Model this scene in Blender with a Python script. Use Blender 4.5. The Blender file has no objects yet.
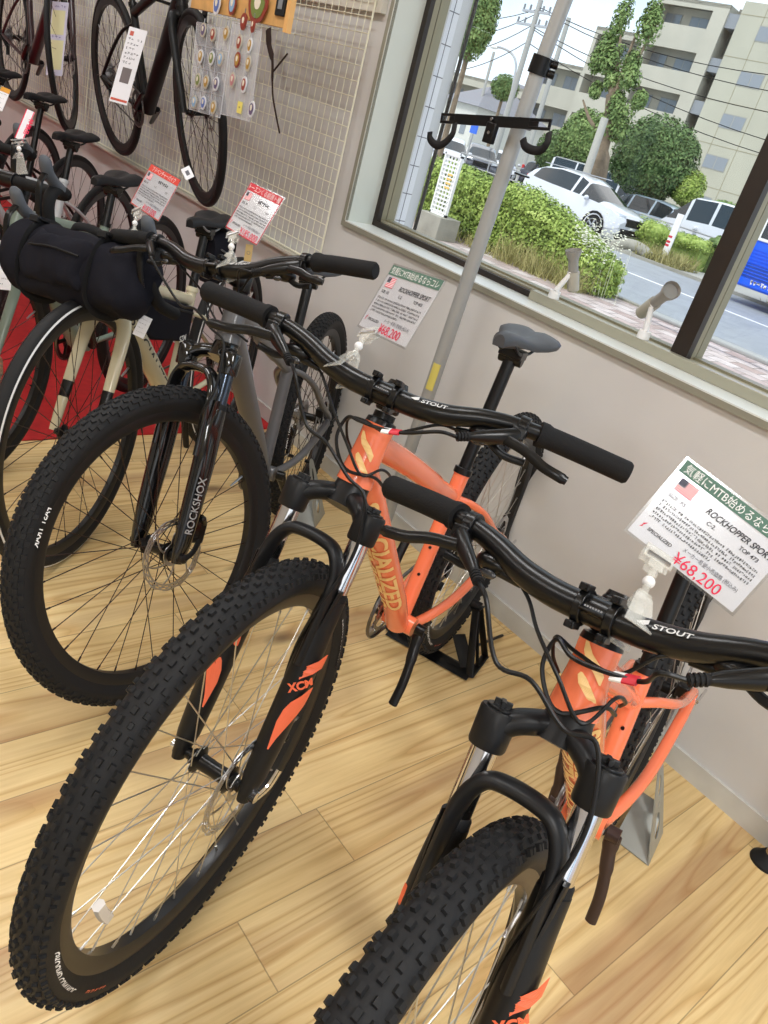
import bpy, bmesh, math, random
from math import sin, cos, pi, sqrt, atan2, radians as R
from mathutils import Vector as V, Matrix as M
random.seed(7)
SC = bpy.context.scene
COL = SC.collection

# ------------------------------------------------------------------ camera
FPX = 765.62
CAMPOS = V((0.0, -1.782, 1.2656))
YAW, PITCH, ROLL = R(43.653), R(26.680), R(16.830)
fw = V((-sin(YAW)*cos(PITCH), cos(YAW)*cos(PITCH), -sin(PITCH)))
r0 = V((cos(YAW), sin(YAW), 0)); u0 = r0.cross(fw)
rt = cos(ROLL)*r0 + sin(ROLL)*u0; up = -sin(ROLL)*r0 + cos(ROLL)*u0
cd = bpy.data.cameras.new('camera'); cam = bpy.data.objects.new('camera', cd); COL.objects.link(cam)
cam.matrix_world = M(((rt.x, up.x, -fw.x, CAMPOS.x), (rt.y, up.y, -fw.y, CAMPOS.y), (rt.z, up.z, -fw.z, CAMPOS.z), (0, 0, 0, 1)))
cd.sensor_fit = 'VERTICAL'; cd.sensor_height = 24.0; cd.lens = FPX/1024*24.0; cd.clip_start = 0.02; cd.clip_end = 400
SC.camera = cam
def at(px, py, ax, val):
    """the point at a known distance (plane ax = val) that the photograph shows at a pixel"""
    d = rt*((px-384)/FPX) - up*((py-512)/FPX) + fw
    return CAMPOS + d*((val-CAMPOS[ax])/d[ax])
SC.view_settings.view_transform = 'Standard'; SC.view_settings.look = 'None'
SC.view_settings.exposure = -0.1; SC.view_settings.gamma = 1.0; SC.view_settings.use_curve_mapping = False
SC.cycles.max_bounces = 8; SC.cycles.transparent_max_bounces = 16; SC.cycles.sample_clamp_indirect = 6.0

# ------------------------------------------------------------------ sky, sun, lamps
def srgb(r, g, b):
    f = lambda c: c/12.92 if c <= .04045 else ((c+.055)/1.055)**2.4
    return (f(r), f(g), f(b), 1)
W = bpy.data.worlds.new('sky'); SC.world = W; W.use_nodes = True
nt = W.node_tree; nt.nodes.clear()
wo = nt.nodes.new('ShaderNodeOutputWorld'); bg = nt.nodes.new('ShaderNodeBackground')
tc = nt.nodes.new('ShaderNodeTexCoord'); no = nt.nodes.new('ShaderNodeTexNoise'); cr = nt.nodes.new('ShaderNodeValToRGB')
no.inputs['Scale'].default_value = 2.2; no.inputs['Detail'].default_value = 5
cr.color_ramp.elements[0].position = .36; cr.color_ramp.elements[0].color = srgb(.66, .84, .97)
cr.color_ramp.elements[1].position = .56; cr.color_ramp.elements[1].color = (1, 1, 1, 1)
nt.links.new(tc.outputs['Generated'], no.inputs['Vector']); nt.links.new(no.outputs['Fac'], cr.inputs['Fac'])
nt.links.new(cr.outputs['Color'], bg.inputs['Color']); bg.inputs['Strength'].default_value = 1.55
nt.links.new(bg.outputs[0], wo.inputs[0])
sd = bpy.data.lights.new('sun', 'SUN'); sd.energy = 2.4; sd.angle = R(12); sd.color = (1, .97, .9)
so = bpy.data.objects.new('sun', sd); COL.objects.link(so); so.rotation_euler = (R(38), R(-12), R(20))
CEIL = 2.75
LAMPS = [(x, y) for y in (-1.2, -3.4) for x in (-5.6, -3.6, -1.6, 1.2)]
for k, (x, y) in enumerate(LAMPS):
    ld = bpy.data.lights.new('ceiling_light', 'AREA'); ld.shape = 'RECTANGLE'; ld.size = 1.2; ld.size_y = .28
    ld.energy = (15 if x < -3 else 21) if x < 0 else 44; ld.color = (.97, .985, 1)
    lo = bpy.data.objects.new('ceiling_light', ld); COL.objects.link(lo); lo.location = (x, y, CEIL-.075)

# ------------------------------------------------------------------ materials
MATS = {}
def mat(name, col, rough=.5, metal=0., spec=.5, coat=0., emit=None, alpha=None, trans=0., noise=None, bump=None, ior=1.45):
    if name in MATS: return MATS[name]
    m = bpy.data.materials.new(name); m.use_nodes = True; MATS[name] = m
    t = m.node_tree; b = t.nodes['Principled BSDF']
    b.inputs['Base Color'].default_value = srgb(*col); b.inputs['Roughness'].default_value = rough
    b.inputs['Metallic'].default_value = metal; b.inputs['Specular IOR Level'].default_value = spec
    b.inputs['Coat Weight'].default_value = coat; b.inputs['Coat Roughness'].default_value = .08
    b.inputs['Transmission Weight'].default_value = trans; b.inputs['IOR'].default_value = ior
    if alpha is not None: b.inputs['Alpha'].default_value = alpha
    if emit: b.inputs['Emission Color'].default_value = srgb(*emit[:3]); b.inputs['Emission Strength'].default_value = emit[3]
    if noise or bump:
        c = t.nodes.new('ShaderNodeTexCoord')
    if noise:      # (scale, amount) gentle brightness mottling of the material itself
        n = t.nodes.new('ShaderNodeTexNoise'); n.inputs['Scale'].default_value = noise[0]; n.inputs['Detail'].default_value = 4
        r = t.nodes.new('ShaderNodeValToRGB'); a = noise[1]
        lo = [max(0, c_*(1-a)) for c_ in col]; hi = [min(1, c_*(1+a)) for c_ in col]
        r.color_ramp.elements[0].position = .3; r.color_ramp.elements[1].position = .7
        r.color_ramp.elements[0].color = srgb(*lo); r.color_ramp.elements[1].color = srgb(*hi)
        t.links.new(c.outputs['Object'], n.inputs['Vector']); t.links.new(n.outputs['Fac'], r.inputs['Fac']); t.links.new(r.outputs['Color'], b.inputs['Base Color'])
    if bump:
        n = t.nodes.new('ShaderNodeTexNoise'); n.inputs['Scale'].default_value = bump[0]; n.inputs['Detail'].default_value = 3
        u = t.nodes.new('ShaderNodeBump'); u.inputs['Strength'].default_value = bump[1]; u.inputs['Distance'].default_value = .002
        t.links.new(c.outputs['Object'], n.inputs['Vector']); t.links.new(n.outputs['Fac'], u.inputs['Height']); t.links.new(u.outputs['Normal'], b.inputs['Normal'])
    return m
class G:
    """tiny node-graph helper"""
    def __init__(s, m): s.t = m.node_tree; s.b = s.t.nodes['Principled BSDF']
    def n(s, kind, **kw):
        x = s.t.nodes.new('ShaderNode'+kind)
        for k, v in kw.items():
            if k in ('operation', 'blend_type', 'data_type', 'wave_type', 'bands_direction', 'feature'): setattr(x, k, v)
            else: x.inputs[k.replace('_', ' ')].default_value = v
        return x
    def l(s, a, b): s.t.links.new(a, b)
    def math(s, op, a, b=None):
        x = s.t.nodes.new('ShaderNodeMath'); x.operation = op
        for i, q in enumerate((a, b)):
            if q is None: continue
            if isinstance(q, (int, float)): x.inputs[i].default_value = q
            else: s.l(q, x.inputs[i])
        return x.outputs[0]
    def ramp(s, fac, stops):
        x = s.t.nodes.new('ShaderNodeValToRGB'); e = x.color_ramp.elements
        while len(e) < len(stops): e.new(.5)
        for i, (p, c) in enumerate(stops): e[i].position = p; e[i].color = c
        s.l(fac, x.inputs['Fac']); return x.outputs['Color']
    def mix(s, f, a, b, mode='MIX'):
        x = s.t.nodes.new('ShaderNodeMix'); x.data_type = 'RGBA'; x.blend_type = mode
        for i, q in ((0, f), (6, a), (7, b)):
            if isinstance(q, (int, float)): x.inputs[i].default_value = q
            elif isinstance(q, tuple): x.inputs[i].default_value = q
            else: s.l(q, x.inputs[i])
        return x.outputs[2]

def floor_material():
    m = mat('pine_planks', (.85, .7, .47), .38, spec=.45); g = G(m)
    pos = g.n('TexCoord').outputs['Object']; sp = g.n('SeparateXYZ'); g.l(pos, sp.inputs[0])
    PW = .1365; PL = .92
    xi = g.math('DIVIDE', g.math('ADD', sp.outputs[0], .747+20*PW), PW); ix = g.math('FLOOR', xi); fx = g.math('FRACT', xi)
    wn = g.n('TexWhiteNoise'); wn.noise_dimensions = '1D'; g.l(ix, wn.inputs['W'])
    yo = g.math('ADD', g.math('DIVIDE', sp.outputs[1], PL), g.math('MULTIPLY', wn.outputs['Value'], 7.3)); iy = g.math('FLOOR', yo); fy = g.math('FRACT', yo)
    cb = g.n('CombineXYZ'); g.l(ix, cb.inputs[0]); g.l(iy, cb.inputs[1])
    w2 = g.n('TexWhiteNoise'); g.l(cb.outputs[0], w2.inputs['Vector'])
    off = g.n('VectorMath', operation='SCALE'); g.l(w2.outputs['Color'], off.inputs[0]); off.inputs['Scale'].default_value = 13.
    ad = g.n('VectorMath', operation='ADD'); g.l(pos, ad.inputs[0]); g.l(off.outputs[0], ad.inputs[1])
    mp = g.n('Mapping'); g.l(ad.outputs[0], mp.inputs[0]); mp.inputs['Scale'].default_value = (1.25, .06, 1)
    # growth rings: noise contour lines stretched along the plank
    n1 = g.n('TexNoise', Scale=5.5, Detail=1.5, Roughness=.45, Distortion=.3); g.l(mp.outputs[0], n1.inputs['Vector'])
    rings = g.math('FRACT', g.math('MULTIPLY', n1.outputs['Fac'], 19.))
    ringc = g.ramp(rings, [(0, srgb(.80, .665, .445)), (.16, srgb(.90, .79, .57)), (.75, srgb(.92, .82, .61)), (1, srgb(.83, .69, .47))])
    mp2 = g.n('Mapping'); g.l(ad.outputs[0], mp2.inputs[0]); mp2.inputs['Scale'].default_value = (26, 1.1, 1)
    n2 = g.n('TexNoise', Scale=5., Detail=4., Roughness=.6); g.l(mp2.outputs[0], n2.inputs['Vector'])
    fib = g.ramp(n2.outputs['Fac'], [(.3, (.84, .80, .74, 1)), (.65, (1, 1, 1, 1))])
    c = g.mix(.8, ringc, fib, 'MULTIPLY')
    # brown heartwood streaks and knots
    n3 = g.n('TexNoise', Scale=1.6, Detail=2.); mp3 = g.n('Mapping'); g.l(ad.outputs[0], mp3.inputs[0]); mp3.inputs['Scale'].default_value = (3.2, .35, 1); g.l(mp3.outputs[0], n3.inputs['Vector'])
    heart = g.ramp(n3.outputs['Fac'], [(.57, (0, 0, 0, 1)), (.68, (1, 1, 1, 1))])
    c = g.mix(g.math('MULTIPLY', heart, .55), c, srgb(.62, .45, .33))
    mp4 = g.n('Mapping'); g.l(ad.outputs[0], mp4.inputs[0]); mp4.inputs['Scale'].default_value = (3.6, 1.7, .01)
    vo = g.n('TexVoronoi', Scale=1.0); g.l(mp4.outputs[0], vo.inputs['Vector'])
    kn = g.ramp(vo.outputs['Distance'], [(.04, (1, 1, 1, 1)), (.11, (0, 0, 0, 1))])
    c = g.mix(g.math('MULTIPLY', kn, .75), c, srgb(.36, .25, .17))
    tone = g.ramp(w2.outputs['Value'], [(0, (.90, .87, .83, 1)), (.5, (1, 1, 1, 1)), (1, (1.04, 1.02, .98, 1))])
    c = g.mix(1., c, tone, 'MULTIPLY')
    ex = g.math('LESS_THAN', g.math('MINIMUM', fx, g.math('SUBTRACT', 1., fx)), .008)
    ey = g.math('LESS_THAN', g.math('MINIMUM', fy, g.math('SUBTRACT', 1., fy)), .0013)
    e = g.math('MAXIMUM', ex, ey)
    c = g.mix(g.math('MULTIPLY', e, .5), c, srgb(.35, .25, .15))
    g.l(c, g.b.inputs['Base Color'])
    return m
def paver_material():
    m = mat('pavers', (.8, .76, .74), .8); g = G(m)
    pos = g.n('TexCoord').outputs['Object']
    b = g.t.nodes.new('ShaderNodeTexBrick'); g.l(pos, b.inputs['Vector'])
    b.inputs['Scale'].default_value = 1; b.inputs['Brick Width'].default_value = .42; b.inputs['Row Height'].default_value = .3; b.inputs['Mortar Size'].default_value = .012
    b.inputs['Color1'].default_value = srgb(.84, .80, .79); b.inputs['Color2'].default_value = srgb(.70, .62, .60); b.inputs['Mortar'].default_value = srgb(.56, .52, .50)
    n = g.n('TexNoise', Scale=5., Detail=3.); g.l(pos, n.inputs['Vector'])
    c = g.mix(.5, b.outputs['Color'], g.ramp(n.outputs['Fac'], [(.35, (.6, .58, .57, 1)), (.6, (1, 1, 1, 1))]), 'MULTIPLY')
    g.l(c, g.b.inputs['Base Color']); return m
def foliage_material(name, c1, c2, c3):
    m = mat(name, c2, .6, spec=.3); g = G(m)
    pos = g.n('TexCoord').outputs['Object']
    n = g.n('TexNoise', Scale=3.2, Detail=5., Roughness=.75); g.l(pos, n.inputs['Vector'])
    c = g.ramp(n.outputs['Fac'], [(.3, srgb(*c1)), (.5, srgb(*c2)), (.72, srgb(*c3))])
    g.l(c, g.b.inputs['Base Color']); g.b.inputs['Subsurface Weight'].default_value = 0
    return m
def glass_material(name, tint=(1, 1, 1, 1), refl=.5, rough=.02):
    m = bpy.data.materials.new(name); m.use_nodes = True; t = m.node_tree; t.nodes.clear()
    o = t.nodes.new('ShaderNodeOutputMaterial'); a = t.nodes.new('ShaderNodeBsdfTransparent'); b = t.nodes.new('ShaderNodeBsdfGlossy')
    f = t.nodes.new('ShaderNodeLayerWeight'); f.inputs['Blend'].default_value = .5; x = t.nodes.new('ShaderNodeMixShader')
    p = t.nodes.new('ShaderNodeMath'); p.operation = 'POWER'; p.inputs[1].default_value = 4.
    mu = t.nodes.new('ShaderNodeMath'); mu.operation = 'MULTIPLY_ADD'; mu.inputs[1].default_value = .8; mu.inputs[2].default_value = .045*refl
    a.inputs['Color'].default_value = tint; b.inputs['Roughness'].default_value = rough
    t.links.new(f.outputs['Facing'], p.inputs[0]); t.links.new(p.outputs[0], mu.inputs[0]); t.links.new(mu.outputs[0], x.inputs[0]); t.links.new(a.outputs[0], x.inputs[1]); t.links.new(b.outputs[0], x.inputs[2]); t.links.new(x.outputs[0], o.inputs[0])
    MATS[name] = m; return m
FLOOR = floor_material(); PAVER = paver_material()
WALLM = mat('wall_paint', (.82, .817, .812), .85, noise=(2.5, .025), bump=(220, .12))
BASEM = mat('baseboard', (.79, .79, .77), .5, noise=(12, .03))
SILLM = mat('sill_face', (.56, .555, .50), .5)
SILLT = mat('sill_top', (.86, .88, .87), .3)
REVEAL = mat('window_reveal', (.80, .82, .79), .5)
DARKFR = mat('dark_brown_frame', (.16, .13, .11), .45)
OLIVE = mat('olive_aluminium', (.55, .53, .44), .4, metal=.2)
OLIVE2 = mat('light_aluminium', (.68, .67, .60), .35, metal=.3)
GLASS = glass_material('window_glass', (.99, 1, 1, 1), .6)
CLEAR = mat('clear_acrylic', (.93, .93, .90), .12, alpha=.30, coat=1.)
FILM = glass_material('plastic_film', (.97, .975, .98, 1), 1.2, .15)
ORANGE = mat('orange_paint', (.99, .505, .34), .25, coat=.7)
CREAMDEC = mat('cream_decal', (1, .83, .56), .35)
ORDEC = mat('orange_decal', (.94, .44, .29), .4)
MATTE = mat('matte_black', (.105, .105, .11), .40, spec=.3)
SATIN = mat('satin_black', (.06, .06, .065), .28, spec=.42)
GLOSSB = mat('gloss_black', (.06, .06, .065), .12, coat=.6)
RUBBER = mat('rubber', (.11, .11, .115), .62, spec=.25)
TYRE = mat('tyre_rubber', (.135, .135, .14), .62, spec=.25, bump=(160, .15))
TAN = mat('tan_sidewall', (.36, .30, .24), .6)
GRIP = mat('grip_rubber', (.12, .12, .125), .75, spec=.2, bump=(500, .4))
CHROME = mat('chrome', (.86, .86, .87), .1, metal=1.)
STEEL = mat('steel', (.74, .74, .75), .3, metal=1.)
SPOKES = mat('steel_spoke', (.80, .79, .77), .28, metal=.9)
SPOKEB = mat('dark_spoke', (.22, .16, .14), .35, metal=.6)
GREYFR = mat('grey_frame_paint', (.36, .36, .37), .35, coat=.3)
CREAM = mat('cream_paint', (.80, .77, .66), .2, coat=.7)
SAGE = mat('sage_paint', (.50, .56, .52), .3, coat=.4)
HOOD = mat('grey_hood_rubber', (.33, .35, .38), .6)
SADDLEG = mat('grey_saddle', (.24, .245, .26), .5)
SADDLEB = mat('black_saddle', (.11, .11, .12), .5, spec=.3)
FABRIC = mat('bag_fabric', (.12, .12, .145), .85, spec=.08, bump=(300, .3))
WEB = mat('strap_webbing', (.07, .07, .08), .8)
WHITE = mat('white', (.93, .93, .93), .5)
SIGNW = mat('card_paper', (.92, .92, .94), .35, coat=.5)
INK = mat('ink', (.13, .13, .16), .6)
INKG = mat('grey_ink', (.38, .38, .42), .6)
GREEN = mat('card_green', (.32, .46, .40), .45)
RED = mat('card_red', (.80, .18, .24), .45)
PRICE = mat('price_red', (.90, .15, .32), .5)
NAVY = mat('flag_navy', (.16, .16, .26), .5)
REDMAT = mat('red_carpet', (.70, .12, .13), .85, noise=(30, .06))
GREYST = mat('grey_steel_stand', (.62, .63, .61), .4, metal=.3, noise=(6, .05))
POLEM = mat('pole_grey', (.66, .67, .67), .35, metal=.2)
WIREM = mat('cream_wire', (.92, .92, .84), .45)
WOOD = mat('light_wood', (.80, .62, .38), .5, noise=(20, .08))
BROWNLEV = mat('dark_bronze', (.27, .22, .21), .3, metal=.5)
CONC = mat('concrete', (.60, .59, .55), .85, noise=(3, .08))
ASPHALT = mat('asphalt', (.60, .62, .64), .9, noise=(2, .04))
BLD = mat('beige_cladding', (.70, .695, .64), .85, noise=(.35, .03))
BLDL = mat('pale_concrete', (.71, .70, .655), .85, noise=(.4, .04))
WINGL = mat('curtained_glass', (.55, .57, .60), .15, coat=.5)
WINDK = mat('dark_glass', (.14, .16, .18), .08, coat=.6)
CARW = mat('car_white', (.86, .87, .90), .2, coat=.8)
CARG = mat('car_grey', (.62, .68, .74), .2, coat=.8, metal=.2)
CARD_ = mat('car_dark', (.30, .31, .36), .2, coat=.8)
BLUE = mat('truck_blue', (.08, .36, .92), .35, coat=.4)
BARK = mat('bark', (.50, .44, .37), .9, noise=(4, .15))
LEAF1 = foliage_material('leaf_bright', (.36, .45, .20), (.58, .67, .32), (.78, .84, .50))
LEAF2 = foliage_material('leaf_mid', (.28, .37, .22), (.45, .55, .32), (.64, .72, .46))
LEAF3 = foliage_material('leaf_dark', (.22, .31, .19), (.38, .48, .29), (.56, .66, .42))
GRASSM = foliage_material('dry_grass', (.46, .46, .28), (.64, .62, .40), (.80, .76, .56))
TILE = mat('white_tile', (.90, .91, .93), .25)
GROUT = mat('grout', (.45, .45, .48), .8)
YELLOW = mat('yellow_label', (.85, .80, .42), .5)

# ------------------------------------------------------------------ mesh builder
def catmull(P, n=8, closed=False):
    P = [V(p) for p in P]; out = []
    N = len(P)
    for i in range(N if closed else N-1):
        a = P[(i-1) % N] if closed or i > 0 else P[0]*2-P[1]
        b = P[i]; c = P[(i+1) % N]
        d = P[(i+2) % N] if closed or i+2 < N else P[-1]*2-P[-2]
        for k in range(n):
            t = k/n
            out.append(.5*((2*b)+(c-a)*t+(2*a-5*b+4*c-d)*t*t+(3*b-a-3*c+d)*t**3))
    if not closed: out.append(P[-1].copy())
    return out
_TXT = {}
def textgeo(s, bold=0., shear=0.):
    k = (s, bold, shear)
    if k in _TXT: return _TXT[k]
    c = bpy.data.curves.new('t', 'FONT'); c.body = s; c.size = 1; c.offset = bold; c.shear = shear; c.align_x = 'LEFT'; c.resolution_u = 3
    o = bpy.data.objects.new('t', c); COL.objects.link(o)
    dg = bpy.context.evaluated_depsgraph_get(); me = bpy.data.meshes.new_from_object(o.evaluated_get(dg))
    vs = [tuple(v.co) for v in me.vertices]; fs = [tuple(p.vertices) for p in me.polygons]
    bpy.data.meshes.remove(me); bpy.data.objects.remove(o); bpy.data.curves.remove(c)
    xs = [v[0] for v in vs] or [0]
    _TXT[k] = (vs, fs, min(xs), max(xs)); return _TXT[k]
class MB:
    def __init__(s): s.v = []; s.f = []; s.m = []
    def add(s, vs, fs, mi=0, T=None):
        b = len(s.v)
        for p in vs:
            p = V(p)
            s.v.append(tuple(T @ p if T is not None else p))
        for f in fs: s.f.append(tuple(b+i for i in f)); s.m.append(mi)
        return s
    def box(s, c, size, mi=0, T=None):
        x, y, z = (q/2 for q in size); c = V(c)
        vs = [c+V((i*x, j*y, k*z)) for i in (-1, 1) for j in (-1, 1) for k in (-1, 1)]
        return s.add(vs, [(0, 1, 3, 2), (4, 6, 7, 5), (0, 4, 5, 1), (2, 3, 7, 6), (0, 2, 6, 4), (1, 5, 7, 3)], mi, T)
    def span(s, a, b, mi=0, T=None):
        a = V(a); b = V(b); return s.box((a+b)/2, [abs(q) for q in (b-a)], mi, T)
    def tube(s, P, r, n=12, mi=0, T=None, cap=True, upv=None, closed=False):
        P = [V(p) for p in P]; N = len(P); rs = r if isinstance(r, list) else [r]*N
        side = None; vs = []; fs = []
        for i, p in enumerate(P):
            if closed: t = P[(i+1) % N]-P[i-1]
            else: t = (P[min(i+1, N-1)]-P[max(i-1, 0)])
            t = t.normalized() if t.length > 1e-9 else V((0, 0, 1))
            if upv is not None: side = t.cross(V(upv))
            elif side is None:
                a = V((0, 0, 1)) if abs(t.z) < .9 else V((1, 0, 0)); side = t.cross(a)
            else: side = side-t*side.dot(t)
            side = side.normalized(); u = side.cross(t)
            rr = rs[i]; rx, ry = rr if isinstance(rr, tuple) else (rr, rr)
            for k in range(n):
                a = 2*pi*k/n; vs.append(p+side*cos(a)*rx+u*sin(a)*ry)
        for i in range(N if closed else N-1):
            for k in range(n):
                a = i*n+k; b = i*n+(k+1) % n; j = (i+1) % N
                fs.append((a, b, j*n+(k+1) % n, j*n+k))
        if cap and not closed: fs += [tuple(range(n-1, -1, -1)), tuple(range((N-1)*n, N*n))]
        return s.add(vs, fs, mi, T)
    def lathe(s, prof, n=32, mi=0, T=None, closed=False):
        """profile of (radius, height) turned about the local Y axis"""
        vs = []; fs = []; m = len(prof)
        for k in range(n):
            a = 2*pi*k/n
            for r_, h in prof: vs.append((r_*cos(a), h, r_*sin(a)))
        for k in range(n):
            k2 = (k+1) % n
            for i in range(m if closed else m-1):
                j = (i+1) % m; fs.append((k*m+i, k*m+j, k2*m+j, k2*m+i))
        return s.add(vs, fs, mi, T)
    def cyl(s, a, b, r, n=16, mi=0, T=None): return s.tube([a, b], r, n, mi, T)
    def prism(s, poly, th, mi=0, T=None):
        """flat outline in XY pulled along Z by th"""
        n = len(poly); vs = [(x, y, 0) for x, y in poly]+[(x, y, th) for x, y in poly]
        fs = [tuple(range(n-1, -1, -1)), tuple(range(n, 2*n))]+[(i, (i+1) % n, n+(i+1) % n, n+i) for i in range(n)]
        return s.add(vs, fs, mi, T)
    def sphere(s, c, r, mi=0, T=None, n=12, sc=(1, 1, 1)):
        vs = []; fs = []; m = n//2
        for i in range(m+1):
            t = pi*i/m
            for k in range(n): a = 2*pi*k/n; vs.append(V(c)+V((r*sc[0]*sin(t)*cos(a), r*sc[1]*sin(t)*sin(a), r*sc[2]*cos(t))))
        for i in range(m):
            for k in range(n): fs.append((i*n+k, (i+1)*n+k, (i+1)*n+(k+1) % n, i*n+(k+1) % n))
        return s.add(vs, fs, mi, T)
    def text(s, st, size, T, mi=0, align='L', bold=0., shear=0., wide=1., maxw=None):
        vs, fs, x0, x1 = textgeo(st, bold, shear)
        w = (x1-x0)*size*wide
        if maxw and w > maxw: wide *= maxw/w; w = maxw
        ox = {'L': 0, 'C': -w/2, 'R': -w}[align]
        return s.add([((x-x0)*size*wide+ox, y*size, 0) for x, y, z in vs], fs, mi, T)
    def wraptext(s, st, size, o, ax, rad, r_, mi=0, bold=0., shear=0., wide=1., T=None, lift=.0006, both=False, ry=None):
        """lettering laid round a tube: ax = reading direction, rad = outward at the text's middle"""
        vs, fs, x0, x1 = textgeo(st, bold, shear); o = V(o); ax = V(ax).normalized(); rad = V(rad); rad = (rad-ax*rad.dot(ax)).normalized(); tn = rad.cross(ax)
        bm = bmesh.new(); bv = [bm.verts.new((x, y, 0)) for x, y, z in vs]
        for f in fs:
            try: bm.faces.new([bv[i] for i in f])
            except ValueError: pass
        bmesh.ops.triangulate(bm, faces=bm.faces[:])
        for _ in range(2):
            ed = [e for e in bm.edges if e.calc_length()*size/r_ > .28]
            if ed: bmesh.ops.subdivide_edges(bm, edges=ed, cuts=1); bmesh.ops.triangulate(bm, faces=bm.faces[:])
        bm.verts.index_update(); out = []
        for v in bm.verts:
            th = (v.co.y-.36)*size/r_; out.append(o+ax*((v.co.x-x0)*size*wide)+(rad*cos(th)+tn*sin(th))*(r_+lift))
        s.add(out, [tuple(v.index for v in f.verts) for f in bm.faces], mi, T); bm.free(); return s
    def build(s, name, mats, parent=None, ang=38, mw=None, smooth=True, bevel=0):
        me = bpy.data.meshes.new(name); me.from_pydata(s.v, [], s.f)
        mats = mats if isinstance(mats, (list, tuple)) else [mats]
        for q in mats: me.materials.append(q)
        me.polygons.foreach_set('material_index', s.m)
        bm = bmesh.new(); bm.from_mesh(me); bmesh.ops.recalc_face_normals(bm, faces=bm.faces[:]); bm.to_mesh(me); bm.free()
        if smooth:
            me.polygons.foreach_set('use_smooth', [True]*len(me.polygons)); me.set_sharp_from_angle(angle=R(ang))
        me.update()
        o = bpy.data.objects.new(name, me); COL.objects.link(o)
        if parent is not None: o.parent = parent
        if mw is not None: o.matrix_local = mw
        if bevel:
            b = o.modifiers.new('bevel', 'BEVEL'); b.width = bevel; b.segments = 2; b.limit_method = 'ANGLE'; b.angle_limit = R(40)
        return o
def tag(o, label=None, cat=None, group=None, kind=None):
    if label: o['label'] = label
    if cat: o['category'] = cat
    if group: o['group'] = group
    if kind: o['kind'] = kind
    return o
def empty(name, loc=(0, 0, 0), mw=None):
    o = bpy.data.objects.new(name, None); COL.objects.link(o); o.empty_display_size = .05
    if mw is not None: o.matrix_world = mw
    else: o.location = loc
    return o
def frame(o, x, y, z):
    """4x4 from origin and three axes"""
    return M(((x[0], y[0], z[0], o[0]), (x[1], y[1], z[1], o[1]), (x[2], y[2], z[2], o[2]), (0, 0, 0, 1)))
def aframe(o, y, xhint=(1, 0, 0)):
    """frame whose Y axis is y"""
    y = V(y).normalized(); x = V(xhint); x = (x-y*x.dot(y)).normalized(); return frame(o, x, y, x.cross(y))
# ------------------------------------------------------------------ the room
def struct(name, mb, m, parent=None, **k):
    o = mb.build(name, m, parent, **k)
    if parent is None: o['kind'] = 'structure'
    return o
X0, X1, Y0 = -8.2, 3.2, -6.2
WL, WR, WB, WT = -2.285, 2.6, .896, 2.45      # window opening
struct('floor', MB().span((X0, Y0, -.12), (X1, 0, 0)), FLOOR)
struct('ceiling', MB().span((X0, Y0, CEIL), (X1, .25, CEIL+.15)), mat('ceiling_white', (.9, .9, .88), .9))
wb = MB().span((X0, 0, -.12), (X1, .22, WB-.004)).span((X0, 0, WB-.004), (WL-.004, .22, CEIL)).span((WR, 0, WB-.004), (X1, .22, CEIL)).span((WL-.004, 0, WT), (WR, .22, CEIL))
struct('wall_window', wb, WALLM)
struct('wall_left', MB().span((X0-.2, Y0, -.12), (X0, .22, CEIL)), WALLM)
struct('wall_right', MB().span((X1, Y0, -.12), (X1+.2, -5.6, CEIL)).span((X1, -5.6, 2.5), (X1+.2, -.2, CEIL)).span((X1, -.2, -.12), (X1+.2, .22, CEIL)), WALLM)
struct('added_door_1', MB().span((X1+.08, -5.6, -.12), (X1+.13, -5.5, 2.5)).span((X1+.08, -2.6, -.12), (X1+.13, -2.5, 2.4)).span((X1+.08, -.3, -.12), (X1+.13, -.2, 2.5)).span((X1+.08, -5.5, 2.4), (X1+.13, -.3, 2.5)).span((X1+.08, -5.5, -.12), (X1+.13, -.3, -.04)), DARKFR)  # unseen entrance frame; opening added and widened to let daylight in from the right
struct('wall_back', MB().span((X0, Y0-.2, -.12), (X1, Y0, CEIL)), WALLM)
struct('baseboard_window', MB().span((X0, -.008, 0), (X1, .0, .06)), BASEM)
tr = MB()
tr.span((WL-.022, -.012, WB-.021), (WR+.022, .0, WB-.0005)).span((WL-.022, -.012, WB-.0005), (WL, .0, WT)).span((WR, -.012, WB-.0005), (WR+.022, 0, WT)).span((WL-.022, -.012, WT), (WR+.022, 0, WT+.022))
struct('trim_1', tr, SILLM)
struct('trim_2', MB().span((WL, -.0125, WB-.004), (WR, .11, WB)), SILLT)
struct('trim_3', MB().span((WL-.004, -.0125, WB), (WL, .11, WT)).span((WR, -.0125, WB), (WR+.004, .11, WT)).span((WL, -.0125, WT-.004), (WR, .11, WT)), REVEAL)
wf = MB()
for xx in (WL, WR-.023):
    wf.span((xx, .11, WB), (xx+.023, .128, WT), 0).span((xx, .1281, WB), (xx+.0229, .15, WT), 1).span((xx, .1501, WB), (xx+.0215, .153, WT), 0).span((xx, .1531, WB), (xx+.0229, .19, WT), 1)
for a, b in ((-.99, -.942), (.62, .668)):
    wf.span((a, .11, WB), (b, .135, WT), 0).span((a, .1351, WB), (b-.0002, .158, WT), 1).span((a, .1581, WB), (b-.002, .161, WT), 0).span((a, .1611, WB), (b-.0002, .195, WT), 1)
wf.span((WL+.023, .11, WB), (WR-.023, .13, WB+.018), 0).span((WL+.023, .1301, WB), (WR-.023, .15, WB+.024), 2).span((WL+.023, .1501, WB), (WR-.023, .19, WB+.03), 1)
wf.span((WL+.023, .11, WT-.03), (WR-.023, .19, WT), 0)
win = struct('window_1', wf, [DARKFR, OLIVE, OLIVE2])
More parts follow.
